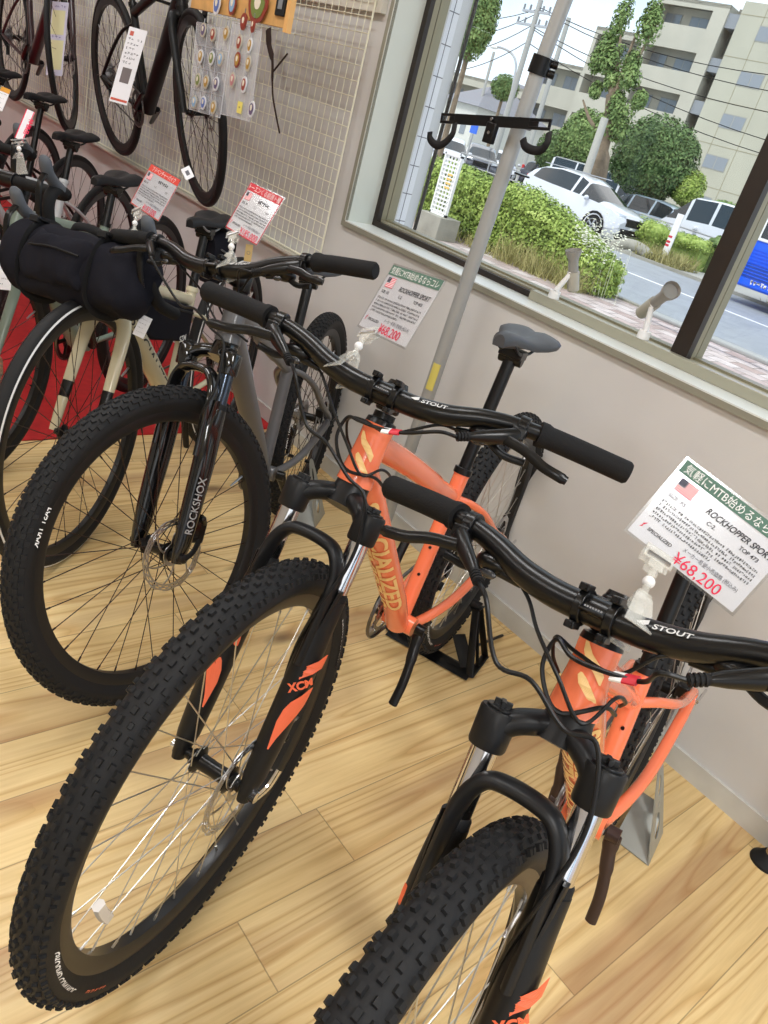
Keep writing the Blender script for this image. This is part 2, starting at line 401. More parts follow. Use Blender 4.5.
g_ = MB().span((WL+.02, .16, WB+.02), (-.97, .166, WT-.02)); g_.build('pane', GLASS, win)
MB().span((-.96, .16, WB+.02), (.64, .166, WT-.02)).build('pane', GLASS, win)
MB().span((.65, .16, WB+.02), (WR-.02, .166, WT-.02)).build('pane', GLASS, win)

# ceiling lamps: plain fluorescent fittings
lt = None
for k, (x, y) in enumerate(LAMPS):
    if lt is None:
        lt = empty('ceiling_lamp', (x, y, CEIL))
        h = MB().span((-.63, -.15, -.05), (.63, .15, 0)); a_ = h.build('housing', WHITE, lt)
        d = MB().span((-.6, -.13, -.062), (.6, .13, -.0505)); b_ = d.build('diffuser', mat('lamp_diffuser', (1, 1, 1), .5, emit=(1, .98, .94, 2.2)), lt)
        q = lt
    else:
        q = lt.copy(); COL.objects.link(q); q.location = (x, y, CEIL)
        for c in (a_, b_): e = c.copy(); COL.objects.link(e); e.parent = q
    tag(q, 'white fluorescent ceiling lamp outside the frame above the bikes', 'lamp', 'ceiling lamps')

# red carpet sheet under the far bikes
o = MB().span((-8.0, -2.6, .0005), (-2.44, -.012, .004)).build('red_carpet', REDMAT); tag(o, 'red carpet sheet on the floor under the far row of bikes', 'carpet')

# lamp rail on the sill and two spotlights
o = MB().span((-1.47, .085, WB), (WR-.03, .1095, WB+.028)).build('rail', OLIVE2, bevel=.002); o.name = 'lamp_rail'
tag(o, 'long olive grey rail lying on the window sill under the spotlights', 'rail')
def spot(px, py, hx, hy, tx, ty, label):
    b = at(px, py, 1, .112); t = empty('spotlight', (b.x, .1, WB+.028)); bz = WB+.028
    up_ = at(hx, hy, 1, .15); tip = at(tx, ty, 1, .11 if label[0] == 'l' else .05)
    lp = lambda p: V(p)-V((b.x, .1, bz))
    MB().tube([(0, 0, 0), (0, 0, .022)], [.017, .0165], 16).build('base', WHITE, t, bevel=.001)
    m1 = up_*.55+tip*.45
    MB().tube([(0, 0, .022), lp(m1)+V((0, -.008, 0))], [.0085, .007], 10).build('arm', WHITE, t)
    d = (tip-up_); L = d.length; T = M.Translation(lp(up_)) @ d.to_track_quat('Z', 'Y').to_matrix().to_4x4()
    MB().tube([(0, 0, 0), (0, 0, .004), (0, 0, L*.48)], [.014, .0175, .0175], 18, 0, T).build('lamp_body', mat('lamp_beige', (.70, .68, .63), .4), t)
    h = MB().tube([(0, 0, L*.48), (0, 0, L*.55), (0, 0, L*.78), (0, 0, L*.9), (0, 0, L)], [.014, .0145, .0145, .021, .0235], 20, 0, T, cap=False)
    h.build('lamp_head', mat('lamp_grey', (.60, .59, .57), .4), t)
    l_ = MB().tube([(0, 0, L*.92), (0, 0, L*.93)], [.021, .021], 18, 0, T); l_.build('lens', mat('lens_grey', (.55, .55, .54), .2), t)
    tag(t, label, 'spotlight', 'spotlights on the sill')
    return t
spot(556, 297, 573, 291, 573.5, 250, 'left small white spotlight on the sill, head pointing straight up')
spot(645, 338, 641, 313, 672, 290, 'small white spotlight on the sill beside the mullion, head tilted to the right')

# wire grid panels on the wall
GY = -.03; GZ0 = at(311.3, 260.8, 1, GY).z; GX = at(348, 128, 1, GY).x
def panel(xr, w, label):
    t = empty('wire_grid_panel', (xr-w, GY, GZ0)); H = 1.6
    f = MB()
    for a, b in (((0, 0, 0), (w, 0, 0)), ((0, 0, H), (w, 0, H)), ((0, 0, 0), (0, 0, H)), ((w, 0, 0), (w, 0, H))): f.tube([a, b], .0033, 8)
    f.build('frame', WIREM, t)
    m = MB(); n = round(w/.04)
    for i in range(1, n): m.tube([(w*i/n, .002, 0), (w*i/n, .002, H)], .0016, 4, cap=False)
    n = round(H/.047)
    for i in range(1, n): m.tube([(0, -.001, H*i/n), (w, -.001, H*i/n)], .0016, 4, cap=False)
    m.build('wire_mesh', WIREM, t)
    tag(t, label, 'grid panel', 'wire grid panels on the wall'); return t
panel(GX, 1.2, 'cream wire grid panel nearest the window, hung with the plastic pouches')
panel(GX-1.203, 1.2, 'cream wire grid panel behind the black road bike hung on the wall')
panel(GX-2.406, 1.2, 'cream wire grid panel between the two bikes hung on the wall')
panel(GX-3.609, 1.2, 'cream wire grid panel farthest left, behind the second hung bike')
o = MB().span((-7.0, -.022, 1.53), (-2.335, -.0005, 1.578)).build('wall_batten', mat('batten', (.84, .83, .79), .6)); tag(o, 'white batten fixed to the wall behind the wire grid, end beside the window', 'batten')
o = MB().span((-7.2, -.05, GZ0-.018), (GX-.02, -.0005, GZ0-.008)).build('grid_ledge', mat('ledge', (.78, .77, .72), .5)); tag(o, 'thin cream ledge along the bottom of the wire grid', 'ledge')

# ------------------------------------------------------------------ grey tension pole with bike hanger
PY = -.12
pb = at(403, 473, 1, PY); p2 = at(490, 228, 1, PY); ptop = at(565, 0, 1, PY)
dirn = (p2-pb).normalized(); pole0 = pb+dirn*((0.0-pb.z)/dirn.z)
pole = empty('tension_pole', tuple(pole0))
lp = lambda p: V(p)-pole0
jt = at(540, 66, 1, PY)          # the joint clamp
dir2 = (ptop-jt).normalized(); top = jt+dir2*((CEIL-.005-jt.z)/dir2.z)
MB().tube([lp(pole0), lp(jt)], .0205, 24).build('lower_tube', POLEM, pole)
MB().tube([lp(jt), lp(top)], .0185, 24).build('upper_tube', POLEM, pole)
MB().tube([(0, 0, 0), (0, 0, .02)], [.035, .03], 20).build('foot', RUBBER, pole)
c = MB(); c.tube([lp(jt)-dir2*.02, lp(jt)+dir2*.022], .026, 20)
rtv = V((.72, .69, 0))
for dz in (-.011, .011): c.tube([lp(jt)+dir2*dz+rtv*.015, lp(jt)+dir2*dz+rtv*.042], [.009, .01], 12)
c.build('clamp', SATIN, pole, bevel=.001)
lb = MB(); q0 = lp(pb); dd = lp(jt)-q0
for z0, z1 in ((.50, .545), (.575, .66)):
    k0 = (z0-pb.z)/dd.z; k1 = (z1-pb.z)/dd.z
    vs = []; 
    for k in (k0, k1):
        for a in range(-3, 4):
            an = R(-70+a*12); vs.append(q0+dd*k+V((cos(an), sin(an), 0))*.0210)
    lb.add(vs, [(i, i+1, i+8, i+7) for i in range(6)])
lb.build('warning_label', YELLOW, pole)
MB().tube([lp(at(522, 175, 1, PY))-dirn*.002, lp(at(522, 175, 1, PY))+dirn*.002], .0212, 20).build('band', SATIN, pole)
# hanger: a flat black bar with two hooks
HY = PY-.05
hl = at(441, 118, 1, HY); hr = at(551, 125, 1, HY)
hc = at(519, 122, 1, HY)
hang = empty('bike_hanger', tuple(hc))
hp = lambda p: V(p)-hc
ax = (hr-hl); L = ax.length; ax.normalize(); yv = V((0, 1, 0)); zv = ax.cross(yv).normalized()
T = frame(hp(hl), ax, zv, ax.cross(zv))
def slotbar(L, h, s0, s1, s2, s3):
    m = MB(); n = 10
    m.span((s1, -h/2, -.002), (s2, h/2, .002))
    for xa, xb, e in ((0, s1, -1), (s2, L, 1)):
        # frame round a slot
        m.span((xa, h*.22, -.002), (xb, h/2, .002)).span((xa, -h/2, -.002), (xb, -h*.22, .002))
        m.span((xa if e < 0 else xb-.008, -h*.22, -.002), (xa+.008 if e < 0 else xb, h*.22, .002))
        m.span((xa+.035 if e < 0 else xa, -h*.22, -.002), (xb if e < 0 else xb-.04, h*.22, .002))
    return m
b = slotbar(L, .026, 0, .055, L-.07, L); b2 = MB(); b2.add(b.v, b.f, 0, T); b2.build('bar', SATIN, hang, bevel=.0008)
MB().box((0, 0, 0), (L*.12, .010, .0012), 0, T @ M.Translation((L*.60, 0, -.0028))).build('red_lettering_strip', mat('dull_red', (.45, .12, .12), .5), hang)
for pts, nm in (([(455, 124), (452, 135), (443, 144), (436, 145), (430, 139), (430, 132)], 0), ([(549, 133), (547, 143), (541, 150), (532, 150), (525, 146), (523, 139)], 1)):
    P = catmull([hp(at(a, b_, 1, HY-.012-(0.0 if i == 0 else .01))) for i, (a, b_) in enumerate(pts)], 5)
    MB().tube(P, (.0105, .0040), 8, upv=(0, 1, 0)).build('hook', RUBBER, hang, ang=60)
bk = MB(); kc = hp(at(491, 126, 1, HY-.004)); bk.box(kc+V((0, .006, -.016)), (.034, .016, .05)); bk.build('bracket', SATIN, hang, bevel=.003)
MB().tube([hp(hc), hp(hc)+V((0, .045, 0))], .012, 12).build('mount', SATIN, hang)
bo = MB()
for a, b_ in ((493, 119.5), (490, 133)): p = hp(at(a, b_, 1, HY-.004)); bo.tube([p+V((0, -.001, 0)), p+V((0, -.007, 0))], .0042, 10)
bo.build('bolt', CHROME, hang)
tag(pole, 'grey metal tension pole standing against the wall before the window', 'pole')
tag(hang, 'black bike hanger arm with two hooks clamped on the grey pole', 'hanger')

# tan post with a black rubber foot at the right edge
t = empty('stand_post', (at(765, 862, 2, 0).x, at(765, 862, 2, 0).y, 0))
MB().tube([(0, 0, 0), (0, 0, .006), (0, 0, .012), (0, 0, .03)], [.036, .035, .028, .017], 28).build('foot', RUBBER, t)
MB().tube([(0, 0, .012), (0, 0, .9)], .0125, 16).build('post', mat('tan_post', (.72, .60, .42), .5), t)
tag(t, 'tan post on a round black rubber foot, cut by the right edge', 'post')
# ------------------------------------------------------------------ bicycles
def root_matrix(p):
    F = V((sin(p['psi']), -cos(p['psi']), 0)); L = V((cos(p['psi']), sin(p['psi']), 0)); U = V((0, 0, 1))
    L2 = L*cos(p['lean'])+U*sin(p['lean']); U2 = -L*sin(p['lean'])+U*cos(p['lean'])
    a = math.atan(p['lift']/p['wb']); c, s = cos(a), sin(a)
    return frame((p['x'], p['y'], p.get('z', 0)), F*c-U2*s, L2, F*s+U2*c)
def steer_matrix(p, extra=0.):
    h = R(p['ha']); st = p['steer']+extra
    n0 = V((sin(h), 0, cos(h))); l0 = V((0, 1, 0)); a = V((-cos(h), 0, sin(h)))
    S0 = V((0, 0, p['Rw']))-n0*p['rake']
    n = n0*cos(st)+l0*sin(st); v = -n0*sin(st)+l0*cos(st)
    return frame(S0, n, v, a)
_MC = {}
HOSE = mat('hose_black', (.08, .08, .085), .38, spec=.35)
def copy_obj(o, parent=None, mw=None):
    c = o.copy(); COL.objects.link(c); c.parent = parent
    if mw is not None: c.matrix_local = mw
    return c
def tyre_mb(Rw, kind):
    m = MB()
    if kind in ('mtb', 'mtb_fine'):
        cr = .0262; hk = .0042 if kind == 'mtb' else .003; rc = Rw-hk-cr; rb = Rw-.052
        prof = [(rb, -.0135)]+[(rc+cr*cos(R(a)), cr*sin(R(a))) for a in range(-118, 119, 14)]+[(rb, .0135)]
        m.lathe(prof, 96)
        def knob(th, ph, l, w, h=hk, sk=0.):
            er = V((cos(th), 0, sin(th))); et = V((-sin(th), 0, cos(th))); ey = V((0, 1, 0))
            nn = er*cos(ph)+ey*sin(ph); ac = ey*cos(ph)-er*sin(ph)
            P = er*(rc+(cr-.0008)*cos(ph))+ey*(cr-.0008)*sin(ph)
            al = (et+ac*sk).normalized(); ac2 = nn.cross(al)
            vs = [P+al*(l*.54*i)+ac2*(w*.54*j) for i, j in ((-1, -1), (1, -1), (1, 1), (-1, 1))]+[P+nn*(h+.0008)+al*(l*.44*i)+ac2*(w*.44*j) for i, j in ((-1, -1), (1, -1), (1, 1), (-1, 1))]
            m.add(vs, [(4, 5, 6, 7), (0, 1, 5, 4), (1, 2, 6, 5), (2, 3, 7, 6), (3, 0, 4, 7)])
        if kind == 'mtb':
            N = 68
            for k in range(N):
                t = 2*pi*k/N; d = 2*pi/N
                for s in (-1, 1):
                    o_ = .5*d if s > 0 else 0
                    knob(t+o_, s*.15, .0095, .0062)
                    knob(t+o_+.5*d, s*.40, .0075, .0060)
                    knob(t+o_+.05*d, s*.70, .0075, .0064, hk*.9)
                    knob(t+.02*d, s*1.04, .0080, .0080, hk*.95); knob(t+.40*d, s*1.07, .0076, .0076, hk*.9)
        else:
            N = 84
            for k in range(N):
                t = 2*pi*k/N; d = 2*pi/N
                for s in (-1, 1):
                    o_ = .5*d if s > 0 else 0
                    knob(t+o_, s*.17, .012, .007); knob(t+o_+.5*d, s*.5, .009, .008, sk=.3*s)
                    knob(t+o_, s*.82, .009, .009); knob(t+o_+.5*d, s*1.12, .010, .010)
    else:
        cr = .0185 if kind == 'gravel' else .0135; rc = Rw-cr; rb = Rw-2*cr+.002
        prof = [(rb, -cr*.62)]+[(rc+cr*cos(R(a)), cr*sin(R(a))) for a in range(-120, 121, 15)]+[(rb, cr*.62)]
        m.lathe(prof, 96)
    return m
def ringtext(m, txt, size, r_, a_mid, y, bold=.02, wide=1.2):
    vs, fs, x0, x1 = textgeo(txt, bold, 0); out = []
    for x, yy, z in vs:
        a = a_mid-((x-(x0+x1)/2)*size*wide)/r_; q = r_+(yy-.35)*size; out.append((q*cos(a), y+(r_-q)*.35, q*sin(a)))
    m.add(out, fs)
def stripe_mb(Rw, cr, a0=58, a1=72):
    m = MB(); rc = Rw-cr
    for s in (-1, 1): m.lathe([(rc+(cr+.0006)*cos(R(a)), s*(cr+.0006)*sin(R(a))) for a in (a0, (a0+a1)/2, a1)], 96)
    return m
def rim_mb(rb, w=.0145, deep=.021):
    return MB().lathe([(rb-.001, w-.001), (rb+.002, w+.0006), (rb-.012, w), (rb-deep, w*.6), (rb-deep-.001, 0), (rb-deep, -w*.6), (rb-.012, -w), (rb+.002, -w-.0006), (rb-.001, -w+.001), (rb-.006, 0)], 96, closed=True)
def rotor_mb(r=.08, v=.045):
    m = MB(); th = .0009
    def cell(r0, r1, a0, a1, tw0=0, tw1=0):
        vs = []
        for y in (-th, th):
            for r_, a, tw in ((r0, a0, tw0), (r1, a0, tw1), (r1, a1, tw1), (r0, a1, tw0)): vs.append((r_*cos(a+tw), v+y, r_*sin(a+tw)))
        m.add(vs, [(0, 1, 2, 3), (7, 6, 5, 4), (0, 4, 5, 1), (1, 5, 6, 2), (2, 6, 7, 3), (3, 7, 4, 0)])
    N = 72
    for k in range(N):
        a0 = 2*pi*k/N; a1 = 2*pi*(k+1)/N; wv = .0015 if k % 6 < 3 else 0
        cell(r-.015, r-.0115, a0, a1); cell(r-.004, r-wv, a0, a1); cell(r-.0085, r-.007, a0, a1)
        if k % 3 == 0: cell(r-.0115, r-.0085, a0, a1)
        if k % 3 == 1: cell(r-.007, r-.004, a0, a1)
        cell(.017, .025, a0, a1)
    for k in range(6):
        for j in range(6):
            ra = .025+(r-.015-.025)*j/6; rb_ = .025+(r-.015-.025)*(j+1)/6
            cell(ra, rb_, 2*pi*k/6, 2*pi*k/6+.0035/ra, .55*j/6, .55*(j+1)/6)
    return m
def toothed_mb(r, n, v, th=.0018, r_in=None):
    m = MB(); N = n*2; r_in = r_in or r*.72
    for k in range(N):
        a0 = 2*pi*k/N; a1 = 2*pi*(k+1)/N; ro = r if k % 2 else r-.0035
        vs = []
        for y in (-th/2, th/2):
            for r_, a in ((r_in, a0), (ro, a0+.1*(a1-a0)), (ro, a1-.1*(a1-a0)), (r_in, a1)): vs.append((r_*cos(a), v+y, r_*sin(a)))
        m.add(vs, [(0, 1, 2, 3), (7, 6, 5, 4), (0, 4, 5, 1), (1, 5, 6, 2), (2, 6, 7, 3), (3, 7, 4, 0)])
    return m
def wheel(p, name, parent, mw, st, front=True):
    """hub axle along local Y; returns the wheel (its rim) with tyre, hub, spokes and rotor below it"""
    key = (name, st['wkey'], front); Rw = p['Rw']; kind = st['tyre']
    if key in _MC:
        src, kids = _MC[key]; w = copy_obj(src, parent, mw)
        for k in kids: copy_obj(k, w)
        return w
    cr = {'mtb': .026, 'mtb_fine': .026, 'gravel': .0185, 'road': .0135}[kind]
    rb = Rw-.052 if kind.startswith('mtb') else Rw-2*cr+.001
    wd = .0145 if kind.startswith('mtb') else .011
    w = rim_mb(rb, wd, .021 if kind != 'road' else .03).build(name, st['rim'], parent, mw=mw)
    kids = []
    kids.append(tyre_mb(Rw, kind).build('tyre', st.get('tyremat', TYRE), w, ang=50))
    if st.get('stripe'): kids.append(stripe_mb(Rw, cr).build('tyre_stripe', WHITE, w)); kids[-1]['label'] = 'white reflective stripe'
    if st.get('tanwall'): kids.append(stripe_mb(Rw-.0042, .0262, 74, 112).build('tyre_sidewall', TAN, w)); kids[-1]['label'] = 'tan sidewall'
    fl = .029; hubm = MB().lathe([(.0, -.05), (.009, -.05), (.009, -.042), (.013, -.04), (.014, -.034), (.022, -fl-.002), (.022, -fl+.001), (.013, -fl+.006), (.012, 0), (.013, fl-.006), (.022, fl-.001), (.022, fl+.002), (.015, .034), (.014, .041), (.009, .043), (.009, .05), (0, .05)], 28)
    kids.append(hubm.build('hub', SATIN, w))
    n = 32 if st.get('nsp') is None else st['nsp']
    for k in range(n):
        side = 1 if k % 2 else -1; ra = 2*pi*(k+.5)/n; d = 1 if (k//2) % 2 else -1
        ha = ra+d*(2*pi/n)*5.6
        P = [(.0205*cos(ha), side*(fl+(.0015 if d > 0 else -.0015)), .0205*sin(ha)), ((rb-.021)*cos(ra), side*.002, (rb-.021)*sin(ra))]
        s = MB().tube(P, .00105, 6, cap=False); q = V(P[1]); e = (V(P[0])-q).normalized(); s.tube([q, q+e*.012], .0019, 6)
        kids.append(s.build('spoke', st['spoke'], w))
    kids.append(rotor_mb(.08 if kind.startswith('mtb') else .07).build('brake_rotor', STEEL, w, smooth=False))
    if not front:
        c = MB()
        for j, r_ in enumerate((.056, .050, .044, .039, .034, .030, .027, .024)): q = toothed_mb(r_, 20+2*(8-j), -.018-j*.0042); c.add(q.v, q.f)
        c.lathe([(.0, -.05), (.018, -.05), (.018, -.016), (.0, -.016)], 20); kids.append(c.build('cassette', STEEL, w, smooth=False))
    for key_, mt_, list_ in (('whitetext', WHITE, st.get('ttext', [])), ('orangetext', ORDEC, st.get('ttext2', []))):
        if list_:
            tm = MB()
            for tx, am in list_:
                tm = MB(); ringtext(tm, tx, .0125, Rw-.034, am, .0262); kids.append(tm.build('tyre_lettering', mt_, w, smooth=False))
    if st.get('reflector') and front:
        rr = .231; a0 = atan2(-.1667, .1598); m = MB(); N = 8; hw_ = .022; hh = .009
        vs = []
        for i in range(N+1):
            a = a0-.125+.25*i/N
            for r_, y in ((rr-hh, .002), (rr-hh*.7, .008), (rr+hh*.7, .008), (rr+hh, .002), (rr+hh*.7, -.004), (rr-hh*.7, -.004)): vs.append((r_*cos(a), y, r_*sin(a)))
        fs = [(i*6+j, i*6+(j+1) % 6, i*6+6+(j+1) % 6, i*6+6+j) for i in range(N) for j in range(6)]+[tuple(range(6)), tuple(range(N*6, N*6+6))]
        m.add(vs, fs); kids.append(m.build('reflector', mat('clear_reflector', (.88, .86, .84), .25, coat=.6), w)); kids[-1]['label'] = 'clear white spoke reflector'
    v = MB().tube([((rb-.02)*cos(2.4), 0, (rb-.02)*sin(2.4)), ((rb-.062)*cos(2.4), 0, (rb-.062)*sin(2.4))], [.003, .0024], 8); kids.append(v.build('valve', STEEL, w))
    _MC[key] = (w, kids)
    return w
def saddle_mb(L=.245, W_=.150):
    m = MB(); st = [(0, .012, -.010), (.015, .019, -.004), (.06, .023, -.002), (.11, .031, -.006), (.15, .046, -.008), (.185, .064, -.002), (.215, .073, .004), (.24, .071, .007), (.258, .056, .006), (.268, .030, .002)]
    vs = []; n = 15
    for x, h, z in st:
        h *= W_/.148; x = L*x/.268
        for j in range(n):
            t = -1+2*j/(n-1)
            if abs(t) <= .8: y = t/.8*h*.93; zz = z-(abs(t)/.8)**2.4*.010-.006*math.exp(-(t*6)**2)*(1 if .04 < x < .25 else 0)
            else: k = (abs(t)-.8)/.2; y = math.copysign(h*(.93+.09*sin(k*pi*.5)-.12*k), t); zz = z-.010-k*.013
            vs.append((L*.5-x, y, zz))
    fs = [(i*n+j, i*n+j+1, i*n+n+j+1, i*n+n+j) for i in range(len(st)-1) for j in range(n-1)]
    fs += [tuple(range(n)), tuple(range((len(st)-1)*n, len(st)*n)), tuple([i*n for i in range(len(st))]+[i*n+n-1 for i in range(len(st)-1, -1, -1)])]
    m.add(vs, fs); return m
def saddle(root, o, st, tilt=-.13):
    tilt = st.get('tilt', tilt)
    T = M.Translation(o) @ M.Rotation(tilt, 4, 'Y')
    b = saddle_mb(); m = MB(); m.add([V(q)+V((0, 0, .052)) for q in b.v], b.f, 0, T)
    s = m.build('saddle', st['saddle'], root, ang=60)
    r_ = MB()
    for y in (-.022, .022): r_.tube(catmull([(.105, y*.35, .038), (.07, y*.8, .026), (.03, y, .010), (-.035, y, .010), (-.085, y*1.3, .032)], 4), .0034, 8, 0, T)
    r_.build('saddle_rail', st.get('rail', SATIN), s)
    c = MB().box((0, 0, .006), (.042, .052, .02), 0, T).tube([T @ V((0, -.026, -.006)), T @ V((0, .026, -.006))], .013, 12); c.build('saddle_clamp', SATIN, s, bevel=.003)
    return s
def tube_pts(a, b, n=1): return [V(a).lerp(V(b), i/n) for i in range(n+1)]
def lever_side(hb, p, s, barp, vi, st, road=False):
    """brake lever, reservoir, clamp and shifter pod on one side of a flat bar (s=+1 rider's left)"""
    e = V((.78, 0, -.625)); P0 = barp(vi-.022)
    sy = lambda v: V((0, s*v, 0))
    T0 = barp(vi-.022); T0 = V((T0.x, s*T0.y, T0.z))
    c = MB().tube([T0-sy(.007), T0+sy(.007)], .0165, 16); c.build('lever_clamp', SATIN, hb, bevel=.0012)
    b = MB(); b.tube([T0+e*.012-sy(-.004), T0+e*.028-sy(.004), T0+e*.044-sy(.022), T0+e*.060-sy(.042), T0+e*.070-sy(.054)], [(.009, .010), (.010, .0120), (.0085, .0110), (.0075, .0085), .0055], 12)
    b.box(T0+e*.018, (.022, .02, .016)); b.build('brake_reservoir', st.get('leverbody', SATIN), hb, bevel=.0015)
    bt = MB(); bt.tube([T0+e*.069-sy(.053), T0+e*.082-sy(.068)], [.0058, .0042], 10)
    for k in range(4): bt.tube([T0+e*(.071+k*.003)-sy(.055+k*.0034), T0+e*(.0725+k*.003)-sy(.0567+k*.0034)], .0066, 10)
    bt.build('hose_boot', RUBBER, hb)
    l = MB(); d = V((0, 0, -1))
    l.tube(catmull([T0+e*.040-sy(.022), T0+e*.044+sy(.0), T0+e*.050+sy(.024), T0+e*.058+d*.004+sy(.050), T0+e*.060+d*.006+sy(.072), T0+e*.056+d*.010+sy(.086)], 5), [(.0040, .0075)]*24+[(.004, .0062)]*2, 10, upv=(0, 0, 1))
    lo = l.build('brake_lever', st.get('leverblade', SATIN), hb)
    q = V((-.10, 0, -.99))
    pd = MB(); pd.sphere(T0+q*.030-sy(.045), .021, sc=(1.05, 1.15, .62), n=18); pd.box(T0+q*.018-sy(.040), (.016, .014, .02)); pd.tube([T0+q*.03+e*.008-sy(.05), T0+q*.036+e*.006-sy(.085)], [.007, .0045], 10)
    pd.build('shifter', st.get('pod', SATIN), hb, ang=50)
    ln = MB().tube(catmull([T0+q*.036-sy(.035), T0+q*.046-sy(.010), T0+q*.044+sy(.022)], 4), [(.0035, .0055)]*9, 8); ln.build('shift_lever', SATIN, hb)
    w = MB().sphere(T0+q*.030+e*.020-sy(.048), .008, sc=(.55, 1.4, .7), n=12); w.build('gear_window', mat('gear_window', (.20, .205, .22), .25, coat=.6), hb)
    return T0+e*.082-sy(.068), T0+q*.036+e*.006-sy(.085)
def fork_decal(m, o, ax, rad, r_, pts, mi=0):
    """polygon strip list [(along, lo, hi)] wrapped round a leg"""
    o = V(o); ax = V(ax).normalized(); rad = V(rad); rad = (rad-ax*rad.dot(ax)).normalized(); tn = rad.cross(ax); vs = []; n = 6
    for (a, lo, hi, rr) in pts:
        for k in range(n+1):
            q = lo+(hi-lo)*k/n; th = q/rr; vs.append(o+ax*a+(rad*cos(th)+tn*sin(th))*(rr+.0007))
    fs = [(i*(n+1)+k, i*(n+1)+k+1, (i+1)*(n+1)+k+1, (i+1)*(n+1)+k) for i in range(len(pts)-1) for k in range(n)]
    m.add(vs, fs, mi)

def mountain_bike(p, st, label, hoses=True):
    root = empty('mountain_bike', mw=root_matrix(p)); tag(root, label, 'bicycle')
    S = steer_matrix(p); SB = steer_matrix(p, p['bar']); N0 = steer_matrix({**p, 'steer': 0.})
    Lc = sqrt(p['ac']**2-p['rake']**2); rk = p['rake']; ht = p['ht']; Rw = p['Rw']; wb = p['wb']
    zb = Lc+ht+p['spc']
    # ---- frame
    A = lambda a: N0 @ V((0, 0, a))
    bb = V((-p['bbu'], 0, p['bbw'])); sdir = V((-cos(R(74)), 0, sin(R(74))))
    stt = bb+sdir*p['stl']; joint = bb+sdir*(p['stl']-.055)
    f = MB()
    f.tube([A(Lc+.008), A(Lc+.02), A(Lc+.05), A(Lc+ht-.02), A(Lc+ht)], [.0285, .0275, .0245, .0235, .0240], 28)
    f.tube(catmull([A(Lc+ht-.028), A(Lc+ht-.028).lerp(joint, .35)+V((0, 0, .004)), A(Lc+ht-.028).lerp(joint, .75)+V((0, 0, .001)), joint], 6), [(.021, .017)]*12+[(.018, .014)]*7, 18, upv=(0, 1, 0))
    dt0 = A(Lc+.034)
    f.tube([dt0, dt0.lerp(bb, .12), dt0.lerp(bb, .8), bb+V((.015, 0, .0))], [(.024, .026), (.0255, .0275), (.026, .026), (.024, .028)], 22, upv=(0, 1, 0))
    f.tube([bb, stt], [.0175, .0172], 20); f.tube([stt-sdir*.004, stt], .0185, 20)
    f.tube([bb-V((0, .037, 0)), bb+V((0, .037, 0))], .0215, 20)
    dz = V((-wb, 0, Rw))
    for s in (-1, 1):
        f.tube(catmull([joint+V((0, s*.006, -.002)), joint.lerp(dz, .12)+V((0, s*.035, .010)), joint.lerp(dz, .3)+V((0, s*.058, .012)), joint.lerp(dz, .65)+V((0, s*.064, .008)), dz+V((.012, s*.068, .028)), dz+V((.0, s*.068, .006))], 5), [(.009, .0105)]*26, 12, upv=(0, 1, 0))
        f.tube(catmull([bb+V((-.005, s*.026, -.002)), bb.lerp(dz, .22)+V((0, s*.046, -.012)), bb.lerp(dz, .45)+V((0, s*.060, -.014)), bb.lerp(dz, .8)+V((0, s*.067, -.006)), dz+V((.02, s*.068, -.004)), dz+V((0, s*.068, 0))], 5), [(.0105, .012)]*26, 12, upv=(0, 1, 0))
        f.tube([dz+V((0, s*.065, 0)), dz+V((0, s*.072, 0))], .016, 14)
    fr = f.build('frame', st['frame'], root, ang=50)
    # lettering on the down tube (read down the tube) and marks on the head tube
    dd = (bb-dt0).normalized(); frn = V((dd.z, 0, -dd.x)); frn = frn if frn.x > 0 else -frn
    if st.get('brand'):
        t = MB(); dl = (bb-dt0).length
        for sg in (1, -1):
            rad = frn*cos(R(38))+V((0, sg*sin(R(38)), 0))
            ww = dl*.70
            g0 = textgeo('SPECIALIZED', .03, 0); wide = ww/((g0[3]-g0[2])*.043)
            ax = dd if sg > 0 else -dd; o_ = dt0+dd*(dl*.10 if sg > 0 else dl*.80)
            t.wraptext('SPECIALIZED', .043, o_, ax, rad, .0264, bold=.03, wide=wide, lift=.0014)
        t.build('lettering', st['brand'], fr, smooth=False)
    if st.get('decal'):
        d = MB(); a_ = (A(1)-A(0)).normalized(); nf = (N0.to_3x3() @ V((1, 0, 0)))
        wv = lambda q, lo, hi, rr=.0262: (q, lo, hi, rr)
        fork_decal(d, A(Lc+.02), a_, nf, .0255, [wv(.0, -.030, -.024), wv(.012, -.022, -.010), wv(.022, -.012, .002), wv(.03, -.004, .006), wv(.034, .002, .004)])
        d.build('decal', st['decal'], fr, smooth=False); d = MB()
        fork_decal(d, A(Lc+.02), a_, nf, .0255, [wv(.028, -.020, -.018), wv(.038, -.020, -.008), wv(.047, -.012, .004), wv(.056, .0, .010), wv(.066, .008, .012)])
        d.build('decal', st['decal'], fr, smooth=False)
    if st.get('badge'):
        MB().wraptext('Z', .02, dt0+dd*((bb-dt0).length*.93), dd, frn*.8+V((0, .6, 0)), .026, T=None).build('sticker', WHITE, fr)
    # headset
    MB().tube([A(Lc+ht), A(Lc+ht+.008), A(Lc+ht+.010)], [.0245, .023, .018], 24).build('headset', SATIN, root); MB().tube([A(Lc+.002), A(Lc+.009)], .0262, 24).build('headset', SATIN, root)
    # ---- fork
    fk = MB(); fv = .0605
    zt = Lc-.018
